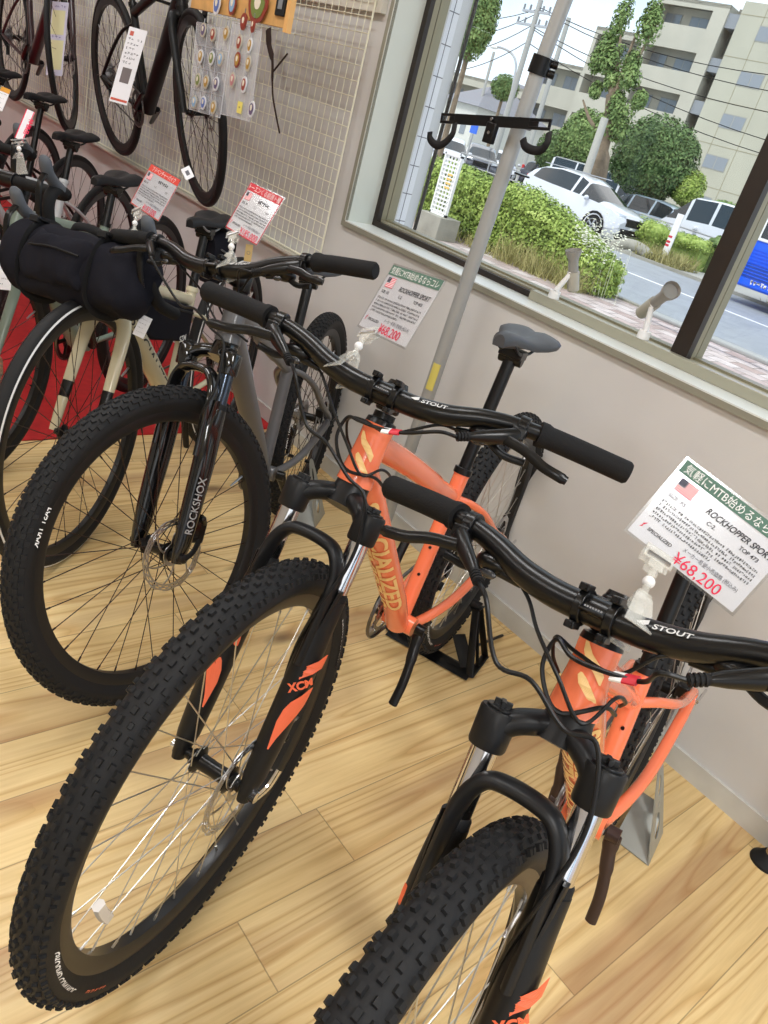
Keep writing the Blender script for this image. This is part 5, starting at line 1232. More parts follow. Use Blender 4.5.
# steel bottle in the cage of the dark grey bike
D0 = IC['root'] @ (steer_matrix({**PC_, 'steer': 0.}) @ V((0, 0, IC['Lc']+.034))); D1 = IC['root'] @ IC['bb']
mid = CAMPOS+(at(229, 334, 2, .3)-CAMPOS)*1.0; r_ = (at(231, 340, 2, .3)-CAMPOS).normalized(); k = ((D0.lerp(D1, .30))-CAMPOS).dot(fw)/r_.dot(fw)
q = CAMPOS+r_*(k-.03); ax = (D0-D1).normalized(); t = empty('water_bottle', tuple(q-ax*.15))
MB().tube([V((0, 0, 0)), ax*.004, ax*.145, ax*.165, ax*.175], [.030, .034, .034, .026, .020], 24).build('body', mat('silver_bottle', (.66, .69, .75), .3, metal=.3), t)
MB().tube([ax*.172, ax*.186], [.019, .017], 18).build('cap', mat('bottle_cap', (.35, .36, .40), .4), t)
tag(t, 'silver water bottle in front of the dark grey bike frame', 'bottle')
# ------------------------------------------------------------------ outside: ground
GZ = -.45
struct('ground_pavement', MB().span((-60, .22, GZ-.3), (20, 10.05, GZ)).span((3.4, -16, GZ-.3), (20, .22, GZ)), PAVER)
struct('ground_road', MB().span((-80, 10.2, GZ-.3), (30, 18.4, GZ-.02)), ASPHALT)
struct('ground_kerb', MB().span((-80, 10.05, GZ-.3), (30, 10.2, GZ+.03)).span((-80, 18.4, GZ-.3), (30, 18.55, GZ+.06)), CONC)
struct('ground_lot', MB().span((-90, 18.55, GZ-.3), (30, 75, GZ+.02)), mat('lot', (.66, .66, .64), .9, noise=(.6, .05)))
o = MB().span((-60, 14.35, GZ-.02), (20, 14.47, GZ-.012)).build('road_line', WHITE); tag(o, 'white painted line along the road', 'road marking')
# wing wall with white tiles at the left of the window
yE = at(474, 0, 0, -2.31).y; yT = at(463, 0, 0, -2.31).y
w = struct('wall_wing', MB().span((-2.7, .2201, GZ), (-2.312, yE, 3.2)), mat('wing_grey', (.80, .81, .82), .5))
t = MB(); t.span((-2.3119, .2202, GZ), (-2.309, yT, 3.2)); a = t.build('white_tile', TILE, w)
m = MB(); z = GZ
while z < 3.1: m.span((-2.3095, .2203, z), (-2.3086, yT, z+.003)); z += .098
m.span((-2.3095, .2203+(yT-.22)*.55, GZ), (-2.3086, .2203+(yT-.22)*.55+.003, 3.2)); m.build('tile_joint', GROUT, w)
MB().tube([(-2.305, yE+.008, GZ), (-2.305, yE+.008, 3.2)], .007, 10).build('corner_strip', DARKFR, w)
# guard pipe
q = at(708, 337, 2, GZ+.12); o = MB().tube([(q.x-1.2, q.y, GZ+.12), (q.x+14, q.y, GZ+.12)], .045, 14).tube([(q.x-1.0, q.y, GZ), (q.x-1.0, q.y, GZ+.12)], .04, 12).build('guard_pipe', mat('pipe_grey', (.66, .67, .67), .35, metal=.3)); tag(o, 'low grey guard pipe along the pavement outside, right of the mullion', 'pipe')

# ------------------------------------------------------------------ foliage
def leaves(m, c, rad, n, size, rnd, shell=.55, T=None):
    c = V(c)
    for _ in range(n):
        d = V((rnd.gauss(0, 1), rnd.gauss(0, 1), rnd.gauss(0, 1))).normalized(); k = shell+(1-shell)*rnd.random()**.6
        p = c+V((d.x*rad[0]*k, d.y*rad[1]*k, d.z*rad[2]*k)); s = size*rnd.uniform(.6, 1.3)
        nn = (d+V((rnd.uniform(-.8, .8), rnd.uniform(-.8, .8), rnd.uniform(-.2, 1)))).normalized(); a = nn.orthogonal().normalized(); b = nn.cross(a); th = rnd.uniform(0, 6.3)
        u = a*cos(th)+b*sin(th); v = nn.cross(u)
        m.add([p-u*s, p-v*s*.55, p+u*s, p+v*s*.55], [(0, 1, 2, 3)])
def crown(m, c, r_, n, size, rnd, lumps=9):
    m.sphere(c, 1, n=14, sc=(r_[0]*.80, r_[1]*.80, r_[2]*.80))
    leaves(m, c, tuple(q*1.05 for q in r_), n//2, size, rnd, .72)
    for _ in range(lumps):
        d = V((rnd.gauss(0, 1), rnd.gauss(0, 1), rnd.gauss(0, 1))).normalized(); k = rnd.uniform(.28, .42)
        leaves(m, V(c)+V((d.x*r_[0], d.y*r_[1], d.z*r_[2]))*.72, tuple(q*k for q in r_), n//(2*lumps), size, rnd, .6)
def tree(px, py, Y, rpx, rpy, leafm, label, grp=None, n=7800, size=.06, trunk=.10, name='leafy_tree', depthr=None):
    c = at(px, py, 1, Y); k = (c-CAMPOS).dot(fw)/FPX; rnd = random.Random(int(px*3+py)); t = empty(name, (c.x, c.y, GZ)); z = c.z-GZ
    r_ = (rpx*k, (depthr or rpx*k), rpy*k)
    MB().tube(catmull([(0, 0, 0), (.05, 0, z*.5), (0, 0, z)], 4), [trunk*1.2]*4+[trunk]*5, 8).build('trunk', BARK, t)
    m = MB(); crown(m, (0, 0, z), r_, n, size, rnd); m.build('foliage', leafm, t, smooth=False); tag(t, label, 'tree', grp); return t
tree(655, 158, 27, 42, 38, LEAF3, 'large round dark green tree in front of the beige apartment building', n=15600, size=.07)
tree(689, 188, 27.5, 16, 17, LEAF1, 'small round bright green tree right of the big round tree', n=4800, size=.05, trunk=.06)
tree(584, 138, 29, 24, 26, LEAF2, 'mid green tree behind the tall pruned tree', n=7800, size=.07)
tree(556, 152, 29.5, 20, 20, LEAF3, 'dark green tree left of the tall pruned tree, behind the white car', n=6000, size=.07)
tree(478, 14, 22, 21, 42, LEAF2, 'tall leafy tree at the upper left of the window', n=9000, size=.065)
tree(505, 88, 40, 14, 12, LEAF3, 'small distant tree beside the utility pole', n=2700, size=.09)
# tall pruned tree: trunk, bare branches and tufts
Yt = 23.; b0 = at(594, 186, 1, Yt); t = empty('pruned_tree', (b0.x, b0.y, GZ)); lp = lambda px, py, dy=0: at(px, py, 1, Yt+dy)-V((b0.x, b0.y, GZ))
base = V((-.15, 0, 0))
MB().tube(catmull([base, lp(594, 186), lp(601, 150), lp(609, 120), lp(612, 95)], 5), [.42]*5+[.36]*5+[.26]*5+[.20]*6, 12).build('trunk', BARK, t)
rnd = random.Random(4)
for pts in (((609, 120), (620, 80), (630, 50), (640, 25)), ((612, 95), (607, 70), (605, 45)), ((612, 95), (618, 60), (622, 20)), ((620, 80), (636, 62), (650, 35)), ((605, 140), (590, 120), (583, 100))):
    P = [lp(*q) for q in pts]; MB().tube(catmull(P, 4), [.10-.07*i/(4*(len(P)-1)) for i in range(4*(len(P)-1)+1)], 7).build('branch', BARK, t)
m = MB()
for px, py, rx, rz in ((622, 18, 10, 22), (613, 60, 14, 16), (606, 48, 10, 20), (649, 28, 14, 18), (653, 14, 10, 14), (630, 78, 12, 12), (640, 100, 8, 9), (617, 102, 9, 10), (633, 62, 9, 12), (620, 112, 16, 12), (605, 128, 14, 14), (598, 60, 9, 12), (620, 130, 10, 12), (612, 80, 8, 10), (596, 90, 7, 8)):
    c = lp(px, py); k = (c+V((b0.x, b0.y, GZ))-CAMPOS).dot(fw)/FPX; leaves(m, c, (rx*k*1.05, rx*k*.9, rz*k*1.1), 900, .065, rnd, .1)
m.build('foliage', LEAF2, t, smooth=False); tag(t, 'tall pruned street tree with a thick leaning trunk and separate leaf tufts', 'tree')
# hedge in front of the window and weeds
tops = [at(x, y, 1, 9.45) for x, y in ((425, 170), (445, 162), (470, 172), (500, 186), (530, 190), (560, 212), (585, 236), (606, 262))]
rnd = random.Random(11); m = MB()
for i in range(len(tops)-1):
    a, b = tops[i], tops[i+1]
    n = 7
    for k in range(n):
        p = a.lerp(b, k/n); h = p.z-GZ
        if h < .12: continue
        for zz in (.25, .55, .82):
            m.sphere((p.x, 9.75, GZ+h*zz*.9), .1, n=8, sc=(3.2, 3.0, h*1.9)); leaves(m, (p.x, 9.45+.12*(1-zz), GZ+h*zz), (.42, .50, h*.24+.05), 620, .032, rnd, .45)
o = m.build('hedge', LEAF1, smooth=False); tag(o, 'bright green hedge on the pavement edge behind the hanger and grey pole', 'hedge')
m = MB()
def blades(m, x0, x1, y0, y1, n, h, rnd, spread=.5, w=.006):
    for _ in range(n):
        p = V((rnd.uniform(x0, x1), rnd.uniform(y0, y1), GZ)); d = V((rnd.gauss(0, spread), rnd.gauss(0, spread), 1)).normalized(); hh = h*rnd.uniform(.4, 1); s = V((rnd.uniform(-1, 1), rnd.uniform(-1, 1), 0)).normalized()*w
        q = p+d*hh*.6; r_ = p+d*hh+V((d.x, d.y, -.3))*hh*.25
        m.add([p-s, p+s, q+s*.8, q-s*.8, r_], [(0, 1, 2, 3), (3, 2, 4)])
xs = at(520, 262, 2, GZ).x; xe = at(628, 300, 2, GZ).x
blades(m, xs, xe, 8.75, 9.5, 1500, .6, rnd, .4, .005)
blades(m, -14, xs, 8.8, 9.1, 700, .3, rnd, .4)
o = m.build('grass', GRASSM, smooth=False); tag(o, 'tall dry grass and weeds growing along the hedge foot', 'grass', kind='stuff')
m = MB()
for _ in range(420):
    q = at(rnd.uniform(572, 626), 0, 1, 9.2); x = at(rnd.choice([rnd.gauss(585, 8), rnd.gauss(608, 9)]), rnd.gauss(240, 10), 1, 9.2+rnd.uniform(-.2, .2)); m.sphere(x, .022*rnd.uniform(.6, 1.2), n=6, sc=(1, 1, .4))
for _ in range(22):
    x = at(rnd.gauss(596, 14), rnd.gauss(250, 10), 1, 9.2); m.tube([(x.x+.05, 9.25, GZ), tuple(x)], .0022, 4)
o = m.build('white_weed_flowers', mat('weed_white', (.90, .91, .84), .7), smooth=False); tag(o, 'small white weed flowers in front of the white car', 'flowers', kind='stuff')
# bushes beyond the road
def bush(px, py, Y, rx, rz, n, leafm, label, sz=.06, grp='bushes beyond the road'):
    c = at(px, py, 1, Y); k = (c-CAMPOS).dot(fw)/FPX; rnd = random.Random(int(px+py)); m = MB(); z0 = GZ-c.z
    for q in (-.6, 0, .6): crown(m, (q*rx*k, 0, 0), (rx*k*.62, .7, rz*k), n//2, sz, rnd, 5)
    m.span((-rx*k*.9, -.3, z0), (rx*k*.9, .3, -rz*k*.3))
    o = m.build('bush', leafm, smooth=False); o.location = c; tag(o, label, 'bush', grp)
bush(649, 232, 20.6, 18, 13, 2400, LEAF1, 'bright green bush right of the white car nose', .035)
bush(690, 243, 20.8, 22, 8, 2000, LEAF1, 'low green bush in front of the white van, beside the mullion', .035)
bush(729, 211, 27.5, 12, 8, 900, LEAF2, 'green bush behind the white van roof', .07)
bush(727, 246, 21.5, 10, 7, 700, LEAF2, 'small bush behind the dark mullion, right of the red and white post', .06)
m = MB(); blades(m, at(650, 262, 2, GZ).x-.8, at(672, 270, 2, GZ).x, 18.6, 20, 900, .6, rnd, .4, .012); blades(m, -9, -4, 18.7, 20.2, 900, .35, rnd, .4, .012); o = m.build('grass', GRASSM, smooth=False); tag(o, 'rough grass along the far kerb', 'grass', kind='stuff')
o = MB().tube(catmull([at(612, 246, 1, 18.7), at(628, 244, 1, 18.8), at(642, 250, 1, 18.8), at(648, 257, 1, 18.8)], 5), .16, 10).build('kerb_stone', CONC); tag(o, 'rounded concrete kerb stone under the white car nose', 'kerb')

# ------------------------------------------------------------------ cars
SUV = [(-2.10, .45, .80, .90, .76, .60), (-2.04, .32, 1.0, 1.15, .83, .64), (-1.92, .26, 1.14, 1.35, .87, .62), (-1.66, .24, 1.14, 1.46, .89, .60), (-1.50, .24, 1.12, 1.52, .89, .60), (-.80, .24, 1.08, 1.60, .89, .62), (-.68, .24, 1.08, 1.60, .89, .62), (.02, .24, 1.05, 1.58, .89, .62), (.11, .24, 1.05, 1.57, .89, .62), (.40, .24, 1.04, 1.48, .89, .60), (.48, .24, 1.03, 1.44, .89, .62), (1.20, .25, .98, 1.06, .88, .76), (1.70, .26, .92, .98, .86, .74), (1.98, .30, .82, .88, .80, .68), (2.10, .36, .62, .70, .70, .58)]
VAN = [(-2.30, .35, 1.0, 1.60, .84, .74), (-2.25, .28, 1.24, 1.90, .86, .76), (-2.15, .28, 1.24, 1.95, .87, .76), (-1.0, .28, 1.24, 1.97, .87, .76), (-.92, .28, 1.24, 1.97, .87, .76), (.35, .28, 1.24, 1.97, .87, .76), (.45, .28, 1.24, 1.97, .87, .76), (1.25, .28, 1.18, 1.90, .87, .74), (1.35, .28, 1.16, 1.84, .87, .74), (1.95, .28, 1.08, 1.20, .86, .76), (2.20, .30, .90, .98, .82, .72), (2.30, .35, .62, .70, .76, .66)]
CARP = [(-2.05, .42, .75, .86, .76, .62), (-1.98, .30, .90, 1.10, .82, .62), (-1.75, .24, .93, 1.36, .85, .60), (-1.60, .24, .93, 1.42, .85, .60), (-1.0, .22, .92, 1.48, .85, .62), (-.92, .22, .92, 1.48, .85, .62), (.0, .22, .90, 1.46, .85, .62), (.08, .22, .90, 1.45, .85, .62), (.50, .22, .89, 1.32, .85, .60), (1.10, .24, .90, .97, .84, .70), (1.70, .26, .82, .88, .82, .68), (1.95, .32, .70, .76, .76, .62), (2.05, .38, .58, .64, .68, .55)]
def car(kind, loc, yaw, col, label, lights=None, extra=None):
    t = empty('car', mw=M.Translation(loc) @ M.Rotation(yaw, 4, 'Z')); st = {'suv': SUV, 'van': VAN, 'car': CARP}[kind]; m = MB(); vs = []
    for x, zb_, zm, zt_, wl, wt in st:
        half = [(wl*.90, zb_), (wl, zb_+.14), (wl*1.0, (zb_+zm)/2), (wl*.97, zm), (wt*1.0, zt_-.05), (wt*.86, zt_-.005), (wt*.4, zt_+.012)]
        vs += [(x, y, z) for y, z in half]+[(x, -y, z) for y, z in half[::-1]]
    n = 14; fs = []; mi = []
    for i in range(len(st)-1):
        thin = abs(st[i+1][0]-st[i][0]) < .11
        for j in range(n):
            f = (i*n+j, i*n+(j+1) % n, (i+1)*n+(j+1) % n, (i+1)*n+j); g = 0
            ok = min(st[i][3]-st[i][2], st[i+1][3]-st[i+1][2]) > .25
            if j in (3, 9) and ok and not thin: g = 1
            ws = st[i][3]-st[i+1][3]
            if j in (4, 5, 6, 7, 8) and ws > .25 and st[i][0] > .4: g = 1
            if j in (3, 9) and ws > .25 and st[i][0] > .4: g = 1
            rs = st[i+1][3]-st[i][3]
            if j in (4, 5, 6, 7, 8) and rs > .2 and st[i][0] < -1.5: g = 1
            fs.append(f); mi.append(g)
    m.v = [tuple(v) for v in vs]; m.f = fs+[tuple(range(n)), tuple(range((len(st)-1)*n, len(st)*n))]; m.m = [0]*len(m.f)
    # body panels and glass kept as two parts
    body = MB(); glass = MB(); body.v = list(m.v); glass.v = list(m.v)
    body.f = [f for f, g in zip(fs, mi) if g == 0]+m.f[-2:]; body.m = [0]*len(body.f); glass.f = [f for f, g in zip(fs, mi) if g]; glass.m = [0]*len(glass.f)
    body.build('body', col, t, ang=28); glass.build('windows', WINDK, t, ang=28)
    wb_ = 1.27 if kind != 'van' else 1.35; W_ = st[5][4]
    for sx in (-1, 1):
        for sy in (-1, 1):
            T = M.Translation((sx*wb_, sy*(W_-.09), .33)); w = MB().lathe([(0, -.10), (.20, -.10), (.32, -.09), (.335, -.04), (.335, .04), (.32, .09), (.20, .10), (0, .10)], 24, 0, T); wh_ = w.build('wheel', RUBBER, t)
            r_ = MB()
            for k in range(5): a = k*2*pi/5; r_.tube([T @ V((.03*cos(a), sy*.105, .03*sin(a))), T @ V((.20*cos(a), sy*.105, .20*sin(a)))], (.030, .006), 6, upv=(0, 1, 0))
            r_.lathe([(.19, sy*.100), (.215, sy*.108), (.215, sy*.098)], 24, 0, T); r_.build('rim', STEEL, wh_)
            a_ = MB().tube([(sx*wb_+.40*cos(R(k)), sy*(W_+.003), .33+.40*sin(R(k))) for k in range(-10, 191, 20)], (.035, .012), 6, upv=(0, 1, 0)); a_.build('wheel_arch', CARD_ if kind != 'suv' else RUBBER, t)
    fx = st[-1][0]
    MB().span((fx-.10, -.42, .58), (fx-.01+.03, .42, .80)).build('grille', RUBBER, t, bevel=.02); MB().span((fx-.10, -.6, .34), (fx+.02, .6, .50)).build('lower_grille', RUBBER, t, bevel=.02)
    for sy in (-1, 1): MB().add([(fx-.42, sy*.80, .82), (fx-.12, sy*.72, .80), (fx-.05, sy*.46, .76), (fx-.05, sy*.46, .86), (fx-.16, sy*.68, .90), (fx-.46, sy*.80, .92), (fx-.50, sy*.60, .84)], [(0, 1, 4, 5), (1, 2, 3, 4), (5, 4, 3, 6), (0, 5, 6)]).build('headlight', mat('headlight', (.78, .80, .84), .1, coat=.8), t, smooth=False)
    for sy in (-1, 1): MB().span((-fx-.01 if kind == 'van' else -fx+.0, sy*.58-.12, .85), (-fx+.14, sy*.72+.04 if sy > 0 else -.62, 1.15)).build('tail_light', mat('tail_red', (.80, .12, .12), .25, coat=.5), t, bevel=.02)
    for sy in (-1, 1): MB().sphere((.78, sy*(W_+.08), 1.02), .1, sc=(.7, 1, .75), n=10).build('mirror', col, t)
    if kind == 'suv':
        for sy in (-1, 1): MB().tube([(-1.6, sy*.56, 1.61), (.3, sy*.56, 1.65)], .015, 6).build('roof_rail', STEEL, t)
    else: pass
    for sy in (-1, 1): MB().tube([(-1.0, sy*(W_+.004), .30), (1.0, sy*(W_+.004), .30)], (.012, .07), 6, upv=(0, 1, 0)).build('sill_cladding', RUBBER, t)
    tag(t, label, 'car'); return t
fwp = at(590, 238, 2, GZ)
car('suv', (fwp.x-1.27, fwp.y+.82, GZ+.02), R(-2), CARW, 'white compact crossover with a black grille parked behind the hedge')
c = at(597, 192, 1, 29); car('van', (c.x, 29, GZ+.02), R(8), CARW, 'white minivan with dark windows, partly behind the white crossover')
c = at(645, 214, 1, 26.2); car('car', (c.x-.3, 26.2, GZ+.02), R(180), CARG, 'pale blue grey car with a red tail lamp, left of the white van')
c = at(700, 222, 1, 23.9); car('van', (c.x+1.2, 23.9, GZ+.02), R(184), CARW, 'long white van behind the red and white post, beside the mullion')
c = at(448, 152, 1, 24); car('car', (c.x, 24, GZ+.02), R(-42), CARW, 'white car parked far left, behind the louvred panel')
c = at(480, 160, 1, 28); car('car', (c.x, 28, GZ+.02), R(-42), CARD_, 'dark car parked between two white cars beyond the hedge')
c = at(500, 165, 1, 32.5); car('car', (c.x, 32.5, GZ+.02), R(-42), CARW, 'white car parked right of the dark car, beside the grey pole')
c = at(560, 172, 1, 33); car('car', (c.x, 33, GZ+.02), R(0), CARD_, 'dark car roof showing behind the white crossover')
# blue truck
tb = at(722, 279, 1, 16.5); t = empty('truck', (tb.x, 16.5, GZ)); zb0 = tb.z-GZ
MB().span((-.05, 0, zb0), (6.2, 2.2, zb0+4.0)).build('cargo_box', BLUE, t, bevel=.06)
g0 = at(746, 262, 1, 16.5)-V((tb.x, 16.5, GZ)); g1 = at(775, 293, 1, 16.5)-V((tb.x, 16.5, GZ))
MB().span((g0.x, -.02, g1.z+.12), (g0.x+1.3, .0, g0.z)).build('side_grille', mat('blue_dark', (.07, .24, .62), .5), t)
m = MB()
for k in range(9): m.span((g0.x+.03, -.03, g1.z+.16+k*.07), (g0.x+1.25, -.021, g1.z+.18+k*.07))
m.build('grille_slat', BLUE, t)
l0 = at(750, 281, 1, 16.5)-V((tb.x, 16.5, GZ)); m = MB(); glyphs(m, l0.x, l0.x+.62, l0.z-.07, .10, frame((0, -.012, 0), (1, 0, 0), (0, 0, 1), (0, -1, 0)), 0, 7, 3, .3); m.build('lettering', WHITE, t, smooth=False)
w0 = at(757, 240, 1, 16.5)-V((tb.x, 16.5, GZ)); MB().span((w0.x, -.04, w0.z), (w0.x+.9, .0, w0.z+.55)).build('hatch_frame', WHITE, t, bevel=.02); MB().span((w0.x+.07, -.05, w0.z+.07), (w0.x+.83, -.03, w0.z+.48)).build('hatch_window', WINDK, t, bevel=.01)
p = at(737, 264, 1, 16.5)-V((tb.x, 16.5, GZ)); MB().sphere((p.x, -.02, p.z), .045, sc=(1, .5, 1)).build('marker_lamp', WHITE, t)
for x in (1.6, 4.6):
    for y in (.25, 1.95): MB().lathe([(0, -.14), (.36, -.14), (.40, -.08), (.40, .08), (.36, .14), (0, .14)], 22, 0, M.Translation((x, y, .40))).build('wheel', RUBBER, t)
MB().span((.3, .4, .38), (5.9, 1.8, zb0+.05)).build('chassis', SATIN, t)
tag(t, 'bright blue truck seen at the right edge of the window', 'truck')

# ------------------------------------------------------------------ street things
q = at(436, 222, 1, 8.3); zt0 = at(436, 214, 1, 8.3).z
t = empty('louvred_panel', (q.x, 8.3, GZ)); k = zt0-GZ
hgt = at(448, 152, 1, 8.3).z-zt0; wd = .42
m = MB().span((-wd/2, -.03, k), (-wd/2+.03, .03, k+hgt)).span((wd/2-.03, -.03, k), (wd/2, .03, k+hgt)).span((-wd/2, -.03, k+hgt-.03), (wd/2, .03, k+hgt)).span((-wd/2, -.03, k), (wd/2, .03, k+.04))
for r_ in range(14):
    z = k+.05+(hgt-.1)*r_/13; m.span((-wd/2+.03, -.012, z), (wd/2-.03, .012, z+.028))
for c_ in range(1, 5): m.span((-wd/2+wd*c_/5-.008, -.014, k), (-wd/2+wd*c_/5+.008, .014, k+hgt))
m.build('panel', WHITE, t, smooth=False)
m = MB()
for r_ in range(4): m.span((-.02, -.02, k+hgt*.45+r_*.07), (.10, -.013, k+hgt*.45+r_*.07+.03))
m.build('orange_strip', mat('soft_orange', (.92, .74, .42), .5), t)
tag(t, 'white louvred panel standing on a concrete block at the left of the hedge', 'panel')
o = MB().span((q.x-.30, 8.1, GZ), (q.x+.30, 8.6, zt0)).build('concrete_block', CONC, bevel=.01); tag(o, 'grey concrete block under the white louvred panel', 'block')
def post(px0, py0, px1, py1, Y, r_, label, name='utility_pole', m_=None, arms=()):
    a = at(px0, py0, 1, Y); b = at(px1, py1, 1, Y); t = empty(name, (a.x, Y, GZ)); lp = lambda p: V(p)-V((a.x, Y, GZ)); g = V((a.x, Y, GZ))
    d = lp(b)-lp(a); MB().tube([lp(a)-d.normalized()*max(0, (lp(a).z/max(.3, d.normalized().z))), lp(b)], [r_*1.2, r_], 12).build('pole', m_ or mat('pole_concrete', (.66, .66, .65), .8), t)
    for (x, y, hw_) in arms:
        c = lp(at(x, y, 1, Y)); MB().box(c, (hw_*2, .10, .10)).build('crossarm', STEEL, t)
        for k in (-1, -.5, .5, 1): MB().tube([c+V((k*hw_*.95, 0, .05)), c+V((k*hw_*.95, 0, .28))], .05, 8).build('insulator', mat('insulator', (.5, .52, .55), .3), t)
    tag(t, label, 'pole'); return t
post(500, 137, 541, 0, 31, .13, 'tall utility pole with crossarms seen left of the grey tension pole', arms=((536, 12, .9), (531, 25, 1.0)))
post(486, 82, 494, 52, 45, .10, 'thin distant pole left of the curved street lamp')
post(556, 60, 569, 18, 40, .14, 'bare concrete pole right of the grey tension pole clamp')
post(583, 184, 605, 118, 22, .13, 'leaning prop pole against the pruned tree trunk', 'prop_pole', mat('prop', (.72, .71, .68), .8))
P = [at(x, y, 1, 36) for x, y in ((512, 90), (516, 66), (512, 54), (502, 48), (494, 47))]; t = empty('street_lamp', (P[0].x, 36, GZ)); g = V((P[0].x, 36, GZ)); MB().tube([(0, 0, 0)]+catmull([p-g for p in P], 5), .06, 8).build('pole', STEEL, t); MB().sphere(P[-1]-g, .22, sc=(1.6, .8, .5), n=10).build('lamp_head', WHITE, t); tag(t, 'curved street lamp far behind the bike hanger', 'street lamp')
def wire(a, b, Ya, Yb, sag, label):
    p, q = at(*a, 1, Ya), at(*b, 1, Yb); P = [p.lerp(q, i/10)-V((0, 0, sag*4*(i/10)*(1-i/10))) for i in range(11)]; o = MB().tube(P, .018, 5).build('overhead_wire', RUBBER); tag(o, label, 'wire', 'overhead wires')
for i, (a, b, la) in enumerate((((541, 8), (430, 10), 'overhead wire running left from the top of the utility pole'), ((536, 14), (430, 34), 'overhead wire running left below the first crossarm'), ((531, 26), (430, 52), 'overhead wire running left from the second crossarm'), ((527, 42), (430, 70), 'lowest overhead wire running left from the utility pole'),
    ((541, 8), (800, 78), 'overhead wire crossing above the upper balconies to the right'), ((540, 10), (800, 96), 'overhead wire crossing the apartment block at the second balcony'), ((531, 26), (800, 118), 'overhead wire crossing the apartment block below the second balcony'), ((531, 28), (800, 150), 'overhead wire crossing the apartment block above the round tree'), ((527, 42), (800, 165), 'lowest overhead wire crossing the beige tower'))):
    wire(a, b, 31, 31 if b[0] < 500 else 34, .5, la)
p = at(474, 129, 1, 22); t = empty('blue_sign', (p.x, 22, GZ)); MB().span((-.20, -.01, p.z-GZ-.16), (.20, .01, p.z-GZ+.16)).build('sign_plate', mat('sign_blue', (.22, .42, .85), .4), t); MB().tube([(0, .02, 0), (0, .02, p.z-GZ)], .03, 8).build('pole', STEEL, t); tag(t, 'small blue sign beyond the hedge, under the bike hanger', 'sign')
a = at(664, 256, 1, 19.3); b = at(681, 214, 1, 19.3); t = empty('striped_post', (a.x, 19.3, GZ)); g = V((a.x, 19.3, GZ)); H = b.z-GZ
MB().span((-.10, -.02, 0), (.10, .02, H)).build('post', WHITE, t); m = MB()
for k in (.35, .42, .52): m.span((-.10, -.025, H*k), (.02, -.02, H*k+.06))
m.build('red_mark', RED, t); MB().tube([(0, .03, 0), (0, .03, H)], .03, 8).build('pole', STEEL, t); tag(t, 'white post with red marks standing before the white van', 'post')
# guard fences
def fence(px0, px1, pyt0, pyt1, Y, label, h=.75):
    a, b = at(px0, pyt0, 1, Y), at(px1, pyt1, 1, Y); t = empty('guard_fence', (a.x, Y, GZ)); g = V((a.x, Y, GZ)); L = b.x-a.x; zt_ = (a.z+b.z)/2-GZ
    for dz in (0, -.35): MB().tube([(0, 0, zt_+dz), (L, 0, zt_+dz)], .022, 8).build('rail', STEEL, t)
    n = max(2, int(abs(L)/1.1))
    for k in range(n+1): MB().tube([(L*k/n, 0, 0), (L*k/n, 0, zt_)], .026, 8).build('fence_post', STEEL, t)
    tag(t, label, 'fence')
fence(462, 520, 152, 172, 20.5, 'grey guard rail between the hedge and the parked cars at left')
fence(640, 716, 214, 238, 22.3, 'grey guard rail in front of the white van')

# ------------------------------------------------------------------ apartment building
P0 = V((-33.905, 55.998, 0)); tv = V((-.99, -.14, 0)).normalized(); nv = V((.14, -.99, 0)).normalized()
bl = empty('apartment_building', mw=frame((P0.x, P0.y, GZ), tv, -nv, (0, 0, 1)))     # local x = to the left, y = away, z = up
def wallpart(*boxes, name='wall', mt=None): 
    m = MB()
    for b in boxes: m.span(*b)
    return m.build(name, mt or BLD, bl, smooth=False)
z_ = lambda z: z-GZ
wallpart(((-8, 0, 0), (1.85, 9, z_(14.3))), name='tower')
FRM = mat('window_frame', (.60, .60, .58), .4)
def bwin(x0, x1, z0, z1, y=-.02):
    w = MB().span((x0, y, z0), (x1, y+.06, z1)).build('window', FRM, bl, smooth=False); MB().span((x0+.06, y-.01, z0+.06), ((x0+x1)/2-.03, y+.0, z1-.06)).span(((x0+x1)/2+.03, y-.01, z0+.06), (x1-.06, y+.0, z1-.06)).build('pane', WINGL, w, smooth=False)
for zc in (12.55, 9.75, 7.0, 4.25, 1.5):
    for xc in (-.72, -5.2): bwin(xc-.9, xc+.9, z_(zc-.48), z_(zc+.48))
m = MB()
for zc in (13.5, 10.9, 8.1, 5.35, 2.6): m.span((-8, -.012, z_(zc)), (1.85, -.001, z_(zc)+.05))
for xc in (.1, -1.9, -4, -6): m.span((xc, -.012, 0), (xc+.05, -.001, z_(14.3)))
m.build('panel_joint', mat('joint_dark', (.60, .58, .50), .9), bl, smooth=False)
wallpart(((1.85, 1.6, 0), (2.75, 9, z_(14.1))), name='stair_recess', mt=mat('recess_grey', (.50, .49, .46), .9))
m = MB()
for zc in (12.6, 9.8, 7., 4.2, 1.4): m.span((1.85, .2, z_(zc)), (2.75, 1.6, z_(zc)+.9))
m.build('landing', mat('landing_grey', (.55, .57, .60), .8), bl, smooth=False)
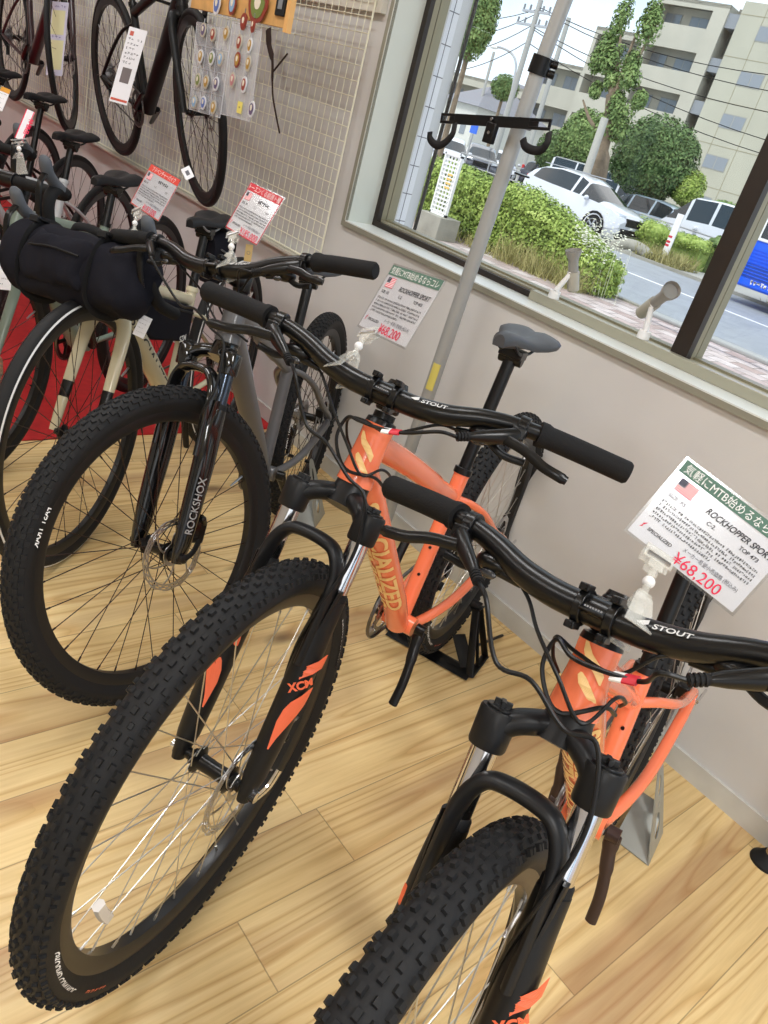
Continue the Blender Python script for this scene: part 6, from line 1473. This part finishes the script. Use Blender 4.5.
def block(s0, s1, top, openz, y0=0., pier=1.15, lab=None):
    bx = []
    prev = 0
    for (o0, o1) in sorted(openz):
        bx.append(((s0, y0, z_(prev) if prev else 0), (s1, y0+.22, z_(o0)))); bx.append(((s0, y0, z_(o0)), (s0+pier, y0+.22, z_(o1)))); bx.append(((s1-.28, y0, z_(o0)), (s1, y0+.22, z_(o1)))); prev = o1
    bx.append(((s0, y0, z_(prev)), (s1, y0+.22, z_(top)))); bx.append(((s0, y0+1.5, 0), (s1, y0+9, z_(top)-.3)))
    for (o0, o1) in openz: bx.append(((s0, y0+.2, z_(o0)-.25), (s1, y0+1.5, z_(o0)-.05))); bx.append(((s0, y0+.22, z_(o0)), (s0+.2, y0+1.5, z_(o1))))
    bx.append(((s0, y0, z_(top)-.25), (s1, y0+9, z_(top)))); bx.append(((s0-.0, y0+.22, 0), (s0+.2, y0+1.5, z_(top)-.25))); bx.append(((s1-.2, y0+.22, 0), (s1, y0+1.5, z_(top)-.25)))
    wallpart(*bx, name='balcony_block', mt=BLDL)
    L = s1-s0-pier
    for (o0, o1) in openz:
        n = max(1, int(L/2.2))
        for k in range(n): x = s0+pier+L*(k+.3)/n; bwin(x, x+min(1.5, L/n*.75), z_(o0)-.2, z_(o1)-.25, y0+1.46)
op = [(12.3, 13.45), (9.45, 10.75), (6.65, 7.98), (3.85, 5.15), (1.05, 2.35)]
block(2.75, 8.3, 13.95, op); block(8.301, 12.7, 11.3, op[1:], .0, .3); block(12.701, 17.6, 8.4, op[2:], .3, .3); block(17.601, 27, 5.9, op[3:], .3, .3)
m = MB().span((12.0, 3, z_(8.4)), (14.0, 5, z_(9.6))); m.build('roof_hut', BLDL, bl)
tag(bl, 'long beige apartment building with balconies stepping down to the left', 'building')
def house(px0, px1, pyt, Y, colm, label, d=8, roofc=(.55, .55, .58)):
    a, b = at(px0, pyt, 1, Y), at(px1, pyt+.3*(px1-px0), 1, Y); t = empty('house', (a.x, Y, GZ)); w = b.x-a.x; h = a.z-GZ
    MB().span((0, 0, 0), (w, d, h)).build('wall', colm, t, smooth=False); m = MB(); m.add([(-.4, -.4, h), (w+.4, -.4, h), (w+.4, d+.4, h), (-.4, d+.4, h), (w*.5, d*.3, h+1.6), (w*.5, d*.7, h+1.6)], [(0, 1, 4), (1, 2, 5, 4), (2, 3, 5), (3, 0, 4, 5), (0, 1, 2, 3)]); m.build('roof', mat('roof_grey', roofc, .8), t, smooth=False)
    for k in range(2):
        MB().span((w*(.2+.45*k), -.03, h*.45), (w*(.36+.45*k), 0, h*.7)).build('window', WINGL, t)
    tag(t, label, 'house')
house(446, 478, 98, 44, mat('house_white', (.84, .84, .82), .8), 'pale house with a grey roof behind the parked cars at far left')
house(486, 506, 92, 62, mat('house_beige', (.76, .72, .66), .8), 'beige house behind the curved street lamp, left of the apartment block')
